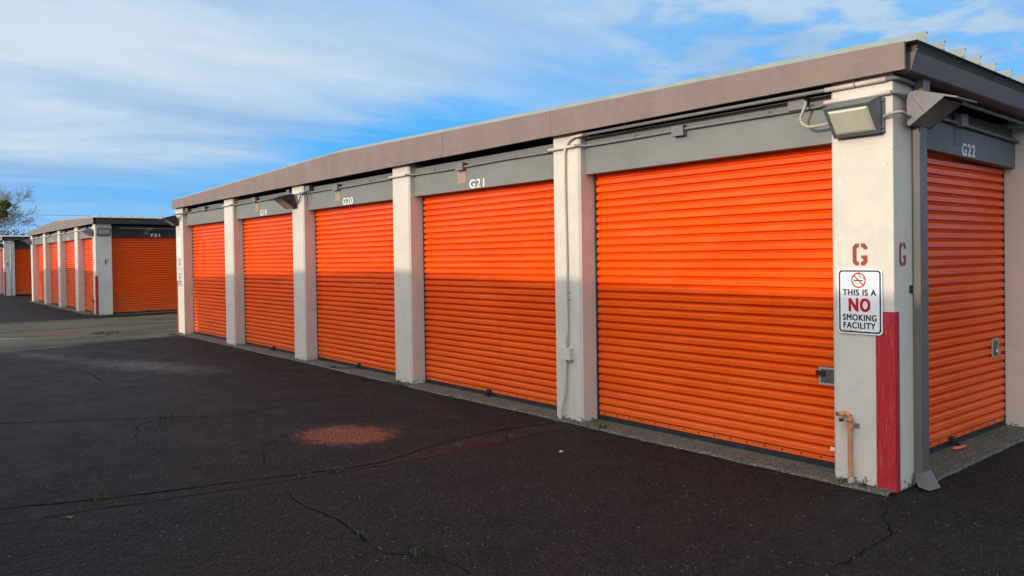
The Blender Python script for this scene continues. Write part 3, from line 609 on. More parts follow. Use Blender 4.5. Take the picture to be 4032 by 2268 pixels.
# ------------------------------------------------------------ wall lamps
def lamp_a(loc, rz, label, w=0.335):
    """rectangular wall pack: sloping glass in a frame under a sloping hood"""
    T = empty('wall_lamp', loc, rz); tag(T, label, 'wall lamp', 'wall lamps on the storage rows')
    h = w / 2; hs = MB()
    prof = [(-0.034, 0.0), (-0.052, -0.006), (-0.198, 0.186), (-0.194, 0.194), (-0.060, 0.243), (-0.034, 0.243)]
    # two side cheeks, top, bottom, back
    for sx in (-h, h - 0.006): hs.prism([(sx, y, z) for y, z in prof], (0.006, 0, 0))
    hs.prism([(-h + .0061, y, z) for y, z in [(-0.198, 0.186), (-0.194, 0.194), (-0.060, 0.243), (-0.034, 0.243), (-0.034, 0.236), (-0.062, 0.236), (-0.19, 0.184)]], (w - 0.0122, 0, 0))
    hs.prism([(-h + .0061, y, z) for y, z in [(-0.034, 0.0), (-0.052, -0.006), (-0.058, 0.002), (-0.034, 0.006)]], (w - 0.0122, 0, 0))
    H = hs.build('housing', 'lamp', T)
    bp_ = MB(); bp_.box(-h - 0.004, h + 0.012, -0.028, -0.0005, 0.0, 0.238); bp_.tube([(h + .006, -0.044, 0.215), (h + .006, -0.028, 0.215)], 0.006, 6); bp_.tube([(h + .006, -0.044, 0.03), (h + .006, -0.028, 0.03)], 0.006, 6); bp_.build('back_plate', 'lamp', T)
    # glass follows the slope; u along x, v up the slope
    A = Vector((0, -0.053, 0.004)); Bv = Vector((0, -0.192, 0.184)); d = Bv - A; nrm = Vector((0, d.z, -d.y)).normalized() * -1
    nrm = Vector((0, -d.z, d.y)).normalized()
    if nrm.z > 0: nrm = -nrm
    def q(u0, u1, v0, v1, o0, o1):
        return [(Vector((u, 0, 0)) + A + d * v + nrm * o) for o in (o0, o1) for (u, v) in ((u0, v0), (u1, v0), (u1, v1), (u0, v1))]
    fcs = [(0, 3, 2, 1), (4, 5, 6, 7), (0, 1, 5, 4), (1, 2, 6, 5), (2, 3, 7, 6), (3, 0, 4, 7)]
    fr = MB(); b_ = 0.016; hw = h - 0.007
    for u0, u1, v0, v1 in ((-hw, hw, 0.0, 0.07), (-hw, hw, 0.93, 1.0), (-hw, -hw + b_, 0.07, 0.93), (hw - b_, hw, 0.07, 0.93)): fr.add(q(u0, u1, v0, v1, -0.004, 0.005), fcs)
    fr.build('lens_frame', 'lamp', T)
    ln = MB(); 
    # bevelled prismatic lens
    o = q(-hw + b_, hw - b_, 0.07, 0.93, 0.001, 0.013); vs = o[:4] + [Vector((u, 0, 0)) + A + d * v + nrm * 0.014 for (u, v) in ((-hw + .034, 0.17), (hw - .034, 0.17), (hw - .034, 0.86), (-hw + .034, 0.86))]
    ln.add(vs, fcs); ln.build('lens', 'lens', T)
    return T
def lamp_b(loc, rz, label, mat='lampb', w=0.32):
    """forward-throwing hood with a long visor and the glass tucked underneath"""
    T = empty('wall_lamp', loc, rz); tag(T, label, 'wall lamp', 'wall lamps on the storage rows')
    h = w / 2
    prof = [(-0.048, 0.0), (-0.044, 0.165), (-0.052, 0.200), (-0.072, 0.222), (-0.105, 0.226), (-0.29, 0.170), (-0.372, 0.142), (-0.368, 0.134), (-0.285, 0.150), (-0.06, -0.006)]
    hs = MB()
    out = [(-0.048, 0.0), (-0.044, 0.165), (-0.052, 0.200), (-0.072, 0.222), (-0.105, 0.226), (-0.29, 0.170), (-0.285, 0.152), (-0.062, -0.008)]
    for sx in (-h, h - 0.006): hs.prism([(sx, y, z) for y, z in out], (0.006, 0, 0))
    hs.prism([(-h + .0061, y, z) for y, z in out[:6] + [(-0.284, 0.160), (-0.105, 0.216), (-0.08, 0.214), (-0.06, 0.195), (-0.054, 0.165), (-0.058, 0.0)]], (w - .0122, 0, 0))
    hs.prism([(-h, y, z) for y, z in [(-0.2905, 0.170), (-0.372, 0.142), (-0.371, 0.134), (-0.288, 0.158)]], (w, 0, 0))
    # rib along the cheek
    hs.tube([(h + .001, -0.075, 0.195), (h + .001, -0.16, 0.075)], 0.0025, 5); hs.tube([(-h - .001, -0.075, 0.195), (-h - .001, -0.16, 0.075)], 0.0025, 5)
    hs.build('hood', mat, T)
    ln = MB(); ln.prism([(-h + .012, y, z) for y, z in [(-0.070, 0.004), (-0.275, 0.146), (-0.268, 0.155), (-0.066, 0.013)]], (w - 0.024, 0, 0)); ln.build('lens', 'lensb', T)
    bx = MB(); bx.box(-0.055 , 0.055, -0.044, -0.0005, 0.01, 0.15); bx.build('mounting_box', mat, T)
    return T
lamp_a((-0.228, 0, 2.456), 0, 'rectangular grey wall lamp with pale glass above the no smoking sign')
lamp_b((0, 0.27, 2.505), math.pi / 2, 'taupe hooded wall lamp on the side of the near corner pillar')
lamp_b((-9.90, 0, 2.49), 0, 'dark hooded wall lamp between the G19 and G20 doors', 'lampdark')
lamp_b((-16.40, 0, 2.46), 0, 'dark hooded wall lamp on the far corner pillar of the G row', 'lampdark')
lamp_b((-25.0, -0.08, 2.47), 0, 'bronze hooded wall lamp on the front of the corner pillar marked F', 'lampb')
lamp_a((-24.65, 0.14, 2.485), math.pi / 2, 'rectangular wall lamp beside the F21 door', w=0.36)
lamp_b((-37.5, -0.08, 2.47), 0, 'bronze hooded wall lamp on the far end pillar of the F row', 'lampb')
lamp_b((-45.6, -0.25, 2.47), 0, 'dark hooded wall lamp on the corner pillar marked E', 'lampdark')

# ------------------------------------------------------------ conduits and boxes
def jb(loc, w, h, d, label, rz=0, mat='jbox'):
    T = MB(); T.box(-w / 2, w / 2, -d, 0, -h / 2, h / 2)
    for sx in (-1, 1):
        for sz_ in (-1, 1): T.tube([(sx * w * .38, -d - .002, sz_ * h * .38), (sx * w * .38, -d + .001, sz_ * h * .38)], 0.004, 6)
    o = T.build('junction_box', mat, None, loc, rz); return tag(o, label, 'junction box', 'electrical boxes on the walls')
# lower run: over the headers, hopping over each pillar
def run_over(pl, y0, yh, z, x0=0.0):
    path = []
    for i, (a, b_) in enumerate(pl):
        a += x0; b_ += x0
        if i == 0: path += [(a - 0.02, y0 - .022, z)]
        else: path += [(b_ + 0.13, yh - .022, z - .003), (b_ + 0.045, yh - .03, z - .002), (b_ + 0.0, y0 - .02, z), (b_ - 0.05, y0 - .022, z), (a - 0.02, y0 - .022, z)]
        if i < len(pl) - 1: path += [(a - 0.07, yh - .022 - .02, z), (a - 0.16, yh - .022, z - .003)]
    return path
def pipe_run(path, r, mats, label, clips=(), name='conduit', n=8):
    T = MB(); T.tube(path, r, n)
    o = T.build(name, mats); tag(o, label, 'conduit', 'electrical conduits along the walls')
    for (p, ax) in clips:
        c = MB()
        if ax == 'x': c.prism([(p[0] - .006, p[1] + math.cos(a) * (r + .004), p[2] + math.sin(a) * (r + .004)) for a in [k * math.pi / 4 for k in range(8)]], (.012, 0, 0)); c.box(p[0] - .005, p[0] + .005, p[1] + r * .2, p[1] + r * 1.02, p[2] + r, p[2] + r + .022)
        elif ax == 'z': c.prism([(p[0] + math.cos(a) * (r + .004), p[1] + math.sin(a) * (r + .004), p[2] - .006) for a in [k * math.pi / 4 for k in range(8)]], (0, 0, .012)); c.box(p[0] + r, p[0] + r + .022, p[1] + r * .2, p[1] + r * 1.02, p[2] - .005, p[2] + .005)
        c.build('clip', mats, o)
    return o
low = [(0.025, 0.30, 2.70), (0.028, 0.12, 2.715), (0.02, 0.0, 2.722), (-0.03, -0.022, 2.722)] + run_over(G_P, 0, 0.08, 2.722)[0:]
lowp = []
for i in range(len(low) - 1):
    a, b_ = Vector(low[i]), Vector(low[i + 1]); lowp.append(a)
    if (b_ - a).length > 1.0:
        for t in (0.25, 0.5, 0.75): lowp.append(a.lerp(b_, t) + Vector((0, 0, 0.006 * math.sin(i * 2 + t * 5))))
lowp.append(Vector(low[-1]))
pipe_run(lowp, 0.0135, 'conduit', 'thin grey conduit running along all the front door headers of the G row',
         [((x, 0.058, 2.722), 'x') for x in (-1.0, -2.4, -4.15, -5.75, -7.4, -10.6, -11.2, -12.4, -14.0)])
# painted sleeve sections where it crosses a pillar face are part of that pipe: cream covers
for i, (a, b_) in enumerate(G_P[:5]):
    x1 = b_ - 0.03 if i else 0.0
    s_ = MB(); s_.tube([(a - 0.03, -0.022, 2.722), (x1, -0.022, 2.722)], 0.0165, 10)
    o = s_.build('conduit_sleeve', 'creamcond'); tag(o, ['cream sleeve round the lower conduit on the near corner pillar', 'cream sleeve round the conduit on the pillar with the white pipe', 'cream sleeve round the conduit on the pillar between G20 and G21', 'cream sleeve round the conduit on the pillar between G19 and G20', 'cream sleeve round the conduit on the pillar left of G19'][i], 'conduit sleeve', 'conduit sleeves on pillars')
up = [(0.03, 0.33, 2.80), (0.03, 0.05, 2.815), (0.012, -0.012, 2.816), (-0.06, -0.022, 2.815), (-0.453, -0.022, 2.813), (-1.7, -0.022, 2.815), (-3.0, -0.022, 2.815), (-3.12, -0.022, 2.812), (-3.20, -0.022, 2.785), (-3.25, -0.022, 2.73), (-3.268, -0.022, 2.66), (-3.272, -0.022, 2.3), (-3.262, -0.022, 1.6), (-3.268, -0.022, 1.2), (-3.262, -0.022, 0.9), (-3.268, -0.022, 0.735)]
s_ = MB(); s_.tube([(-0.475, -0.022, 2.813), (-0.03, -0.022, 2.8155)], 0.0175, 10); tag(s_.build('conduit_sleeve', 'creamcond'), 'cream sleeve round the upper conduit on the near corner pillar', 'conduit sleeve', 'conduit sleeves on pillars')
pipe_run(up[:7], 0.0145, 'conduit', 'upper grey conduit above the big near door', [((-0.25, -0.022, 2.814), 'x'), ((-2.45, -0.022, 2.815), 'x')])
pipe_run(up[6:], 0.0145, 'creamcond', 'white conduit bending down the pillar to its box', [((-3.264, -0.022, 1.29), 'z'), ((-3.264, -0.022, 1.22), 'z')])
pipe_run(smooth_path([(-3.29, -0.03, 0.615), (-3.292, -0.03, 0.45), (-3.31, -0.03, 0.28), (-3.345, -0.045, 0.12), (-3.352, -0.05, 0.0)]), 0.019, 'creamcond', 'white pipe from the low box down to the asphalt')
jb((-3.278, 0, 0.672), 0.155, 0.12, 0.05, 'white box low on the pillar between the two nearest doors', mat='creamcond')
jb((-1.879, 0.08, 2.712), 0.125, 0.088, 0.055, 'grey box on the header of the big near door')
jb((-0.742, 0.08, 2.765), 0.135, 0.095, 0.055, 'grey box on the header just left of the near corner lamp')
jb((-5.18, 0.08, 2.723), 0.15, 0.088, 0.055, 'grey box above the patch over door G21')
jb((-8.45, 0.08, 2.728), 0.17, 0.095, 0.055, 'grey box above the patch over door G20')
jb((-9.43, 0.08, 2.78), 0.16, 0.09, 0.055, 'grey box right of the dark lamp between G19 and G20')
jb((-10.2, 0.08, 2.78), 0.13, 0.08, 0.055, 'small grey box left of the dark lamp between G19 and G20')
jb((-11.74, 0.08, 2.752), 0.16, 0.09, 0.055, 'grey box above the patch over door G19')
jb((-14.6, 0.08, 2.752), 0.18, 0.09, 0.055, 'grey box over the unnumbered far door of the G row')
jb((-15.77, 0.08, 2.785), 0.15, 0.09, 0.055, 'grey box right of the lamp on the far corner pillar')
jb((-0.18, 1.50, 2.70), 0.12, 0.10, 0.06, 'dark box over door G22', math.pi / 2)
# side runs round the corner
pipe_run([(0.028, 0.30, 2.70), (-0.02, 0.42, 2.70), (-0.15, 0.50, 2.695), (-0.155, 1.4, 2.675), (-0.155, 2.0, 2.655), (-0.155, 2.76, 2.63)], 0.0135, 'jbox', 'lower conduit on the header over door G22')
pipe_run([(0.03, 0.33, 2.80), (-0.0, 0.45, 2.795), (-0.01, 1.4, 2.775), (-0.01, 3.0, 2.735), (0.02, 3.2, 2.73), (0.02, 6, 2.67)], 0.0145, 'jbox', 'upper conduit above the header of door G22')
def flex(path, label, r=0.011, mat='flex'):
    T = MB(); P_ = smooth_path(path, 14); T.tube(P_, [r * (1.0 + (0.14 if i % 2 else 0)) for i in range(len(P_))], 8); o = T.build('flexible_conduit', mat); return tag(o, label, 'flexible conduit', 'flexible lamp cables')
flex([(-0.66, 0.02, 2.765), (-0.64, -0.01, 2.74), (-0.655, -0.02, 2.69), (-0.675, -0.02, 2.636), (-0.65, -0.02, 2.588), (-0.597, -0.02, 2.566), (-0.50, -0.02, 2.567), (-0.40, -0.02, 2.575)], 'looping pale cable left of the near corner lamp')
flex([(-0.045, -0.03, 2.56), (-0.01, -0.045, 2.568), (0.025, -0.04, 2.575), (0.06, 0.0, 2.58), (0.06, 0.08, 2.565), (0.05, 0.2, 2.56)], 'short pale cable joining the two lamps at the near corner')
flex([(-9.42, 0.03, 2.75), (-9.55, -0.02, 2.70), (-9.60, -0.03, 2.62), (-9.70, -0.03, 2.58), (-9.85, -0.025, 2.575)], 'dark looping cable beside the lamp between G19 and G20', mat='jbox')
flex([(-9.42, 0.03, 2.74), (-9.40, 0.02, 2.66), (-9.44, 0.03, 2.57), (-9.50, 0.03, 2.53)], 'thin dark cable hanging at the G20 header end', r=0.007, mat='jbox')
flex([(-15.80, 0.03, 2.77), (-15.95, -0.02, 2.70), (-16.05, -0.03, 2.62), (-16.2, -0.03, 2.56), (-16.35, -0.025, 2.54)], 'cable beside the lamp on the far corner pillar', mat='jbox')
# F row conduit
flow = run_over([(a, b) for a, b in F_P], -0.08, 0.0, 2.72, -24.65)
pipe_run([(-24.63, 0.02, 2.72)] + flow, 0.017, 'creamcond', 'pale conduit along the front of the F row')
for x, t in ((-24.65 - 1.6, 'over the nearest F row door'), (-24.65 - 5.26, 'above the patch over the second F row door'), (-24.65 - 8.5, 'above the patch over the third F row door'), (-24.65 - 11.4, 'over the farthest F row door')):
    jb((x, 0.0, 2.75), 0.17, 0.10, 0.06, 'grey box ' + t)
pipe_run([(-24.63, 0.6, 2.72), (-24.63, 3.0, 2.70)], 0.012, 'jbox', 'dark conduit above door F21')
jb((-24.83, 1.52, 2.70), 0.16, 0.10, 0.06, 'grey box above door F21', math.pi / 2)
jb((-45.35, 0.02, 2.78), 0.16, 0.14, 0.06, 'pale box at the top of the E pillar', math.pi / 2, 'creamcond')
pipe_run([(-45.33, 0.03, 2.70), (-45.33, 0.03, 0.02)], 0.016, 'creamcond', 'pale conduit down the side of the E pillar', [((-45.33, 0.03, 2.2), 'z'), ((-45.33, 0.03, 0.75), 'z')])

# ------------------------------------------------------------ signs
def rrect(x0, x1, z0, z1, r, y, n=6):
    pts = []
    for cx, cz, a0 in ((x1 - r, z0 + r, -90), (x1 - r, z1 - r, 0), (x0 + r, z1 - r, 90), (x0 + r, z0 + r, 180)):
        for k in range(n + 1): a = math.radians(a0 + 90 * k / n); pts.append((cx + r * math.cos(a), y, cz + r * math.sin(a)))
    return pts
def ring(mb, A, B_): 
    n = len(A); mb.add(A + B_, [(i, (i + 1) % n, n + (i + 1) % n, n + i) for i in range(n)])
def no_smoking_sign(loc, w, h, label, rz=0):
    mb = MB(); mb.prism(rrect(0, w, 0, h, w * .09, -0.004), (0, 0.003, 0)); T = mb.build('no_smoking_sign', 'signwhite', None, loc, rz)
    tag(T, label, 'sign', 'no smoking signs'); y = -0.0048
    b_ = MB(); ring(b_, rrect(w * .030, w * .970, w * .030, h - w * .030, w * .075, y), rrect(w * .062, w * .938, w * .062, h - w * .062, w * .052, y)); b_.build('border', 'signblack', T)
    r = MB(); cx, cz, R = w * .48, h * .825, w * .165
    c_ = lambda q: [(cx + q * math.cos(a), y, cz + q * math.sin(a)) for a in [2 * math.pi * k / 36 for k in range(36)]]
    ring(r, c_(R), c_(R * .82)); r.build('prohibition_ring', 'signred', T)
    sl = MB(); dx, dz = -math.cos(math.pi / 4), math.sin(math.pi / 4); t = R * .085
    sl.add([(cx + dx * R * .84 + dz * t, y - .0008, cz + dz * R * .84 - dx * t), (cx + dx * R * .84 - dz * t, y - .0008, cz + dz * R * .84 + dx * t), (cx - dx * R * .84 - dz * t, y - .0008, cz - dz * R * .84 + dx * t), (cx - dx * R * .84 + dz * t, y - .0008, cz - dz * R * .84 - dx * t)], [(0, 1, 2, 3)]); sl.build('prohibition_slash', 'signred', T)
    cg = MB(); cg.add([(cx - R * .68, y, cz - R * .10), (cx + R * .52, y, cz - R * .10), (cx + R * .52, y, cz + R * .06), (cx - R * .68, y, cz + R * .06)], [(0, 1, 2, 3)])
    cg.add([(cx + R * .56, y, cz - R * .10), (cx + R * .63, y, cz - R * .10), (cx + R * .63, y, cz + R * .06), (cx + R * .56, y, cz + R * .06)], [(0, 1, 2, 3)])
    sp = [(.60, .12), (.58, .25), (.45, .33), (.32, .30), (.18, .36), (.20, .52), (.05, .60), (-.05, .70), (.05, .80)]
    for off in (0, .1):
        for (a, c2), (e, f2) in zip(sp[:-1], sp[1:]):
            cg.add([(cx + R * (a + off), y, cz + R * c2), (cx + R * (a + off + .05), y, cz + R * (c2 + .03)), (cx + R * (e + off + .05), y, cz + R * (f2 + .03)), (cx + R * (e + off), y, cz + R * f2)], [(0, 1, 2, 3)])
    cg.build('cigarette_symbol', 'signblack', T)
    for t_ in (('THIS IS A', w * .12, h * .590, w * .75, h * .098, .055), ('SMOKING', w * .12, h * .205, w * .755, h * .098, .055), ('FACILITY', w * .13, h * .083, w * .72, h * .098, .055)): lettering([t_], 'lettering', 'signblack', T, (0, y, 0))
    lettering([('N', w * .25, h * .345, w * .225, h * .205, .075)], 'lettering', 'signred', T, (0, y, 0)); lettering([('O', w * .505, h * .345, w * .235, h * .205, .075)], 'lettering', 'signred', T, (0, y, 0))
    lettering([('Chattree Products, Inc.  W', w * .10, h * .052, w * .40, h * .014, .01)], 'maker_line', 'signblack', T, (0, y, 0))
    s_ = MB(); s_.tube([(w * .48, -0.0085, h * .955), (w * .48, -0.004, h * .955)], 0.005, 8); s_.tube([(w * .48, -0.0085, h * .035), (w * .48, -0.004, h * .035)], 0.005, 8); s_.build('screw', 'steel', T)
    return T
no_smoking_sign((-0.401, -0.0075, 1.068), 0.325, 0.458, 'no smoking facility sign on the near corner pillar')
no_smoking_sign((-16.405, -0.0015, 1.077), 0.30, 0.438, 'no smoking facility sign on the far corner pillar of the G row')
pp = MB(); pp.box(0, 0.27, -0.003, 0.0, 0, 0.45); T = pp.build('paper_notice', 'signwhite', None, (-16.40, -0.0015, 1.738)); tag(T, 'tall white paper notice above the letter G on the far corner pillar', 'notice')
tx = MB()
for k in range(9):
    if k in (3, 4): continue
    tx.box(0.03, 0.03 + random.uniform(.12, .2), -0.0045, -0.0035, 0.40 - k * .042, 0.404 - k * .042)
tx.box(0.03, 0.12, -0.0045, -0.0035, 0.24, 0.262); tx.box(0.14, 0.2, -0.0045, -0.0035, 0.21, 0.216); tx.build('notice_print', 'jbox', T)
pf = MB(); pf.box(0, 0.24, -0.003, 0, 0, 0.42); T = pf.build('paper_notice', 'signwhite', None, (-37.62, -0.0815, 1.1)); tag(T, 'white notice with small black print on the far end pillar of the F row', 'notice')
tf = MB()
for k in range(6): tf.box(0.03, 0.21, -0.0045, -0.0035, 0.06 + k * .06, 0.085 + k * .06)
tf.build('notice_print', 'signblack', T)
# small data label on the big door
T = mk.build('maker_label', 'signwhite', None); T.name = 'small_label'; tag(T, 'tiny silver label at the lower right of the big near door', 'label')

# ------------------------------------------------------------ standpipe tap
def tap(loc, label, sc=1.0, mat='pipeorange'):
    T = empty('standpipe_tap', loc); T.scale = (sc, sc, sc); tag(T, label, 'outdoor tap', 'standpipe taps at the pillars')
    p = MB(); p.tube(smooth_path([(0.006, -0.03, 0.0), (0.004, -0.035, 0.08), (0, -0.032, 0.2), (0, -0.032, 0.46), (-0.004, -0.034, 0.485), (-0.02, -0.038, 0.497), (-0.04, -0.042, 0.498)], 5), 0.0165, 12)
    p.tube([(0, -0.032, 0.445), (0, -0.032, 0.47)], 0.021, 12); p.build('pipe', mat, T)
    v = MB(); v.tube([(-0.03, -0.042, 0.498), (-0.075, -0.055, 0.494)], [0.021, 0.016], 12); v.tube([(-0.05, -0.05, 0.495), (-0.052, -0.054, 0.46)], 0.013, 10); v.build('tap_body', mat, T)
    k = MB(); k.tube([(-0.075, -0.055, 0.494), (-0.088, -0.06, 0.493)], 0.013, 10); k.tube([(-0.052, -0.054, 0.462), (-0.053, -0.056, 0.445)], 0.017, 10); k.build('outlet', 'rubber', T)
    s_ = MB(); s_.box(-0.02, 0.022, -0.0525, -0.0505, 0.40, 0.435); s_.box(0.020, 0.022, -0.0505, -0.003, 0.40, 0.435); s_.build('strap', mat, T)
    s_ = MB(); s_.box(0.0225, 0.055, -0.003, -0.0005, 0.40, 0.435); s_.build('strap_tab', 'jbox', T)
    b_ = MB(); b_.tube([(0.006, -0.031, 0.0), (0.006, -0.031, 0.055)], [0.024, 0.019], 12); b_.tube([(0.004, -0.05, 0.0), (0.004, -0.048, 0.03)], [0.016, 0.01], 8); b_.build('pipe_collar', 'stone', T)
    return T
tap((-0.307, 0, 0), 'orange-tan standpipe tap on the near corner pillar')
tap((-24.97, -0.08, 0), 'rusty standpipe tap at the foot of the F corner pillar', 1.0, 'copper')
# the dropped pull ropes
rp = MB(); rp.tube(smooth_path([(-8.1, 0.16, 0.055), (-8.18, 0.08, 0.03), (-8.34, 0.0, 0.026), (-8.46, -0.03, 0.03)]), 0.008, 6); rp.tube([(-8.44, -0.025, 0.03), (-8.52, -0.04, 0.03)], 0.018, 8)
tag(rp.build('pull_rope', 'blackmetal'), 'black pull rope lying on the concrete by door G20', 'rope', 'pull ropes at the doors')
rp = MB(); rp.tube([(-11.30, 0.13, 0.03), (-11.40, 0.10, 0.03), (-11.48, 0.11, 0.03)], 0.012, 8)
tag(rp.build('pull_rope', 'copper'), 'brown pull rope handle lying by door G19', 'rope', 'pull ropes at the doors')
rp = MB(); rp.tube([(-0.20, 1.40, 0.035), (-0.175, 1.45, 0.034), (-0.165, 1.56, 0.034)], 0.014, 8)
tag(rp.build('pull_rope', 'orangebar'), 'orange pull handle lying by door G22', 'rope', 'pull ropes at the doors')

# ------------------------------------------------------------ weeds, pebble, leaf
def weed(x, y, r, n, hgt, label, z=0.0, seed=0):
    rd = random.Random(seed + int(x * 97) + int(y * 31)); mb = MB()
    for k in range(n):
        a = rd.uniform(0, 6.28); q = r * math.sqrt(rd.random()); bx, by = q * math.cos(a), q * math.sin(a); a2 = rd.uniform(0, 6.28); h = hgt * rd.uniform(.4, 1); w = rd.uniform(.002, .0045) * (1 + hgt * 4); ln = h * rd.uniform(.3, 1.1)
        tx_, ty = math.cos(a2), math.sin(a2)
        p = [(bx - ty * w, by + tx_ * w, 0), (bx + ty * w, by - tx_ * w, 0), (bx + tx_ * ln * .5 + ty * w * .8, by + ty * ln * .5 - tx_ * w * .8, h * .7), (bx + tx_ * ln * .5 - ty * w * .8, by + ty * ln * .5 + tx_ * w * .8, h * .7), (bx + tx_ * ln, by + ty * ln, h)]
        mb.add(p, [(0, 1, 2, 3), (3, 2, 4)])
    o = mb.build('weed_tuft', 'grass', None, (x, y, z)); return tag(o, label, 'weed', 'weeds growing in the cracks and at the pillars')
for a in [(-3.045, -1.088, .03, 14, .05, 'two-bladed weed in the long crack nearest the white pipe'), (-3.024, -0.96, .02, 10, .06, 'leafy weed right beside the white pipe end of the crack'), (-3.143, -1.42, .07, 40, .03, 'low weed on the joint right of the orange stain'),
          (-3.155, -2.597, .08, 60, .025, 'mossy weed on the long joint below the orange stain'), (-3.207, -2.818, .06, 40, .02, 'mossy weed further left on the long joint'), (-6.308, -2.951, .11, 70, .025, 'mossy weed where the far cracks meet'), (-2.75, -0.075, .05, 26, .07, 'grass tuft at the concrete edge under the big near door'),
          (-6.415, -0.09, .16, 110, .035, 'mossy weed at the foot of the pillar between G20 and G21'), (-0.33, -0.09, .04, 14, .045, 'grass tuft at the foot of the tap pipe'), (-0.20, -0.07, .03, 14, .05, 'grass tuft left of the red corner guard'), (-16.2, -0.12, .18, 120, .05, 'weeds at the foot of the far corner pillar of the G row'),
          (-3.62, -4.14, .08, 60, .02, 'moss on the long joint at the left edge'), (-1.71, -3.13, .05, 40, .02, 'moss on the jagged near crack'), (-1.25, -3.02, .06, 50, .022, 'moss at the lower bend of the jagged near crack'), (-5.2, -0.12, .05, 30, .03, 'weed on the concrete edge under door G21'),
          (-24.85, -0.25, .35, 260, .09, 'grass at the foot of the F corner pillar'), (-24.35, 0.15, .22, 160, .06, 'grass by the F21 side of the corner pillar'), (-17.65, -1.24, .35, 220, .05, 'patch of weeds out in the sunlit lane'), (-4.2, -2.65, .03, 20, .02, 'moss on the thin crack below the orange stain'), (-0.35, -2.55, .03, 10, .03, 'small weed at the bottom of the picture')]:
    weed(*a, z=0.016 if -0.1 < a[1] < 0 else 0.003)
def rock(x, y, r, name, label, cat, mat, sz=0.6):
    bm = bmesh.new(); bmesh.ops.create_icosphere(bm, subdivisions=2, radius=r); rd = random.Random(int(x * 50))
    for v in bm.verts: v.co *= rd.uniform(.82, 1.12); v.co.z *= sz
    me = bpy.data.meshes.new(name); bm.to_mesh(me); bm.free(); me.materials.append(M[mat]); o = bpy.data.objects.new(name, me); S.collection.objects.link(o); o.location = (x, y, r * sz * .8); return tag(o, label, cat)
rock(-2.368, -0.928, 0.02, 'pebble', 'pale pebble lying alone before the big near door', 'stone', 'stone')
# loose grit as one uncountable layer
gr = MB(); rd = random.Random(5)
for k in range(2600):
    x = rd.uniform(-9, 1.8); y = rd.uniform(-4.6, -0.1); s_ = rd.uniform(.0015, .0048) * (1.5 if rd.random() > .93 else 1); a = rd.uniform(0, 3.1)
    c_, s2 = math.cos(a) * s_, math.sin(a) * s_
    gr.add([(x + c_, y + s2, .001), (x - s2, y + c_, .001), (x - c_, y - s2, .001), (x + s2, y - c_, .001), (x, y, .001 + s_ * .9)], [(0, 1, 4), (1, 2, 4), (2, 3, 4), (3, 0, 4)])
M['grit'] = painted('grit_stone', (0.13, 0.105, 0.09), (0.07, 0.06, 0.055), 0.9, 0.2, 40, 0)
o = gr.build('loose_grit', 'grit'); tag(o, 'scattered pale grit on the dark asphalt', 'grit', kind='stuff')
lf = MB(); lf.add([(-.035, -.01, .004), (0, -.022, .012), (.04, 0, .005), (.005, .02, .014)], [(0, 1, 2, 3)]); tag(lf.build('fallen_leaf', 'leafm', None, (-3.281, -4.372, 0)), 'single brown leaf on the asphalt at the lower left', 'leaf')

# ------------------------------------------------------------ trees beyond the rows
def bare_tree(loc, H, spread, seed, label, name='bare_tree', depth=6, mats=('bark', 'bark'), lean=(0, 0), r0=0.3, twig=0.02):
    rd = random.Random(seed); T = empty(name, loc); tag(T, label, 'tree', 'bare winter trees beyond the rows')
    tr = MB(); cr = MB(); cnt = [0]
    def grow(p, d, ln, r, lev):
        pts = [p]; q = p.copy(); dd = d.copy(); k = 3
        for i in range(k):
            dd = (dd + Vector((rd.uniform(-.2, .2), rd.uniform(-.2, .2), rd.uniform(-.08, .14)))).normalized(); q = q + dd * ln / k; pts.append(q.copy())
        rr = [r * (1 - .4 * i / k) for i in range(k + 1)]
        (tr if lev == 0 else cr).tube(pts, rr, 5 if lev < 2 else 3, cap=False); cnt[0] += 1
        if lev >= depth: return
        nb = rd.choice((3, 3, 4)) if lev < depth - 1 else 3
        for j in range(nb):
            ax = dd.orthogonal().normalized(); ax.rotate(Matrix.Rotation(rd.uniform(0, 6.28), 3, dd))
            nd = dd.copy(); nd.rotate(Matrix.Rotation(rd.uniform(.3, .85) * spread, 3, ax)); nd.z += 0.10; nd.normalize()
            s_ = pts[-1] if j < 2 else pts[rd.choice((1, 2))]
            grow(s_.copy(), nd, ln * rd.uniform(.62, .84), max(rr[-1] * rd.uniform(.55, .75), twig), lev + 1)
    grow(Vector((0, 0, 0)), Vector((lean[0], lean[1], 1)).normalized(), H * .24, r0, 0)
    tr.build('trunk', mats[0], T); cr.build('crown', mats[1], T); return T
bare_tree((-72.2, 2.3, 0), 10.8, 1.08, 11, 'big bare tree with green mistletoe at the left edge', depth=7, r0=.32, twig=.010)
bare_tree((-86, 9, 0), 6.2, 1.0, 21, 'smaller bare tree behind the farthest roof', depth=6, r0=.2, twig=.016)
bare_tree((-107, 14.0, 0), 7.6, 1.0, 5, 'bare treetop just showing over the F row roof', depth=6, r0=.2, twig=.02)
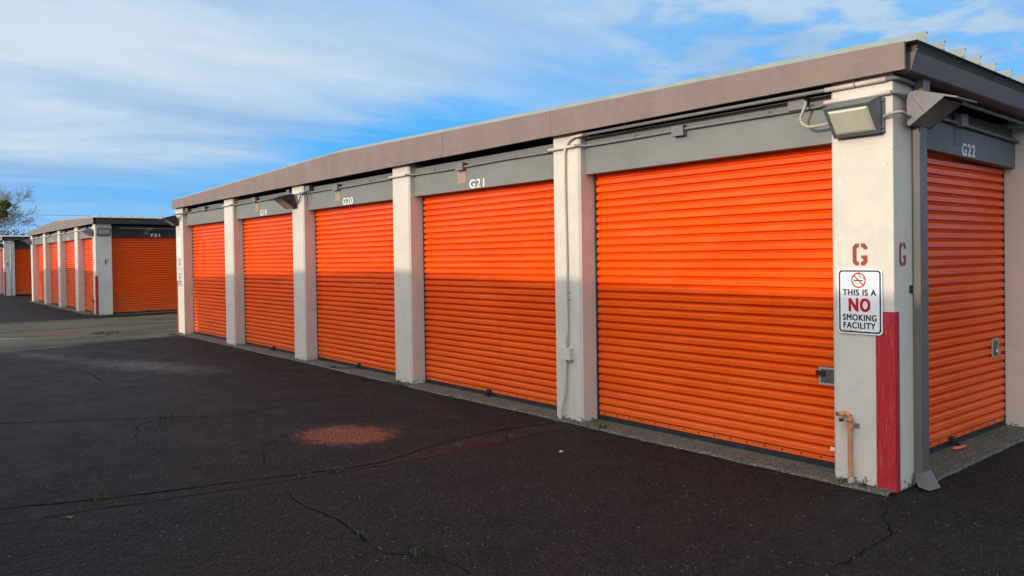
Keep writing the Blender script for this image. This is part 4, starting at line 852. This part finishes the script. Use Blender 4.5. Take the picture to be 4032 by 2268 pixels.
def clump(loc, R, n, ls, name, mat, label, cat, group=None, squash=1.0, seed=1):
    rd = random.Random(seed); mb = MB()
    for k in range(n):
        v = Vector((rd.gauss(0, 1), rd.gauss(0, 1), rd.gauss(0, 1))).normalized() * R * rd.random() ** .45
        v.z *= squash; v *= 1 + .25 * math.sin(v.x * 3 / R + seed) * math.cos(v.z * 4 / R)
        a = Vector((rd.gauss(0, 1), rd.gauss(0, 1), rd.gauss(0, 1))).normalized(); b_ = a.orthogonal().normalized(); s_ = ls * rd.uniform(.5, 1.2)
        mb.add([v + a * s_, v + b_ * s_ * .35, v - a * s_, v - b_ * s_ * .35], [(0, 1, 2, 3)])
    o = mb.build(name, mat, None, loc); return tag(o, label, cat, group)
clump((-70.07, 2.5, 6.23), 0.42, 700, 0.10, 'mistletoe_clump', 'mistle', 'upper green mistletoe ball in the bare tree', 'mistletoe', 'mistletoe in the bare tree', seed=2)
clump((-69.1, 2.14, 5.5), 0.48, 800, 0.10, 'mistletoe_clump', 'mistle', 'lower green mistletoe ball in the bare tree', 'mistletoe', 'mistletoe in the bare tree', seed=3)
for i, (x, y, R, z, n) in enumerate([(-79, 3.9, 2.0, 3.3, 3500), (-82, 6.2, 1.8, 3.0, 3000), (-78, 0.8, 2.0, 3.1, 3500), (-87, 8.2, 1.5, 2.9, 2000)]):
    T = empty('bush', (x, y, 0)); tag(T, ['dark bushy thicket under the bare tree, left of centre', 'dark bushy thicket right of the bare tree', 'dark bushy thicket at the very left edge', 'smallest dark bush where the far roof ends'][i], 'bush', 'dark bushes behind the farthest row')
    c = clump((0, 0, z - .4), R, n, 0.13, 'crown', 'shrub', '', '', squash=.75, seed=i + 5); del c['label']; del c['category']; c.parent = T
    st = MB(); rd = random.Random(i)
    for k in range(60):
        a = rd.uniform(0, 6.28); q = rd.uniform(.2, 1.0) * R; st.tube([(0, 0, 0), (q * .4 * math.cos(a), q * .4 * math.sin(a), z * .6), (q * math.cos(a), q * math.sin(a), z - .4 + rd.uniform(.2, 1.1) * R * .75)], [.07, .04, .012], 4, cap=False)
    st.build('stems', 'darkbark', T)
for k, dz in enumerate((0.35,)):
    w = MB(); w.tube([(-112, -30, 8.6 - dz), (-116, 0, 8.25 - dz), (-122, 40, 8.6 - dz)], 0.02, 5)
    tag(w.build('overhead_wire', 'blackmetal'), 'thin overhead wire low in the sky beyond the far rows', 'wire')
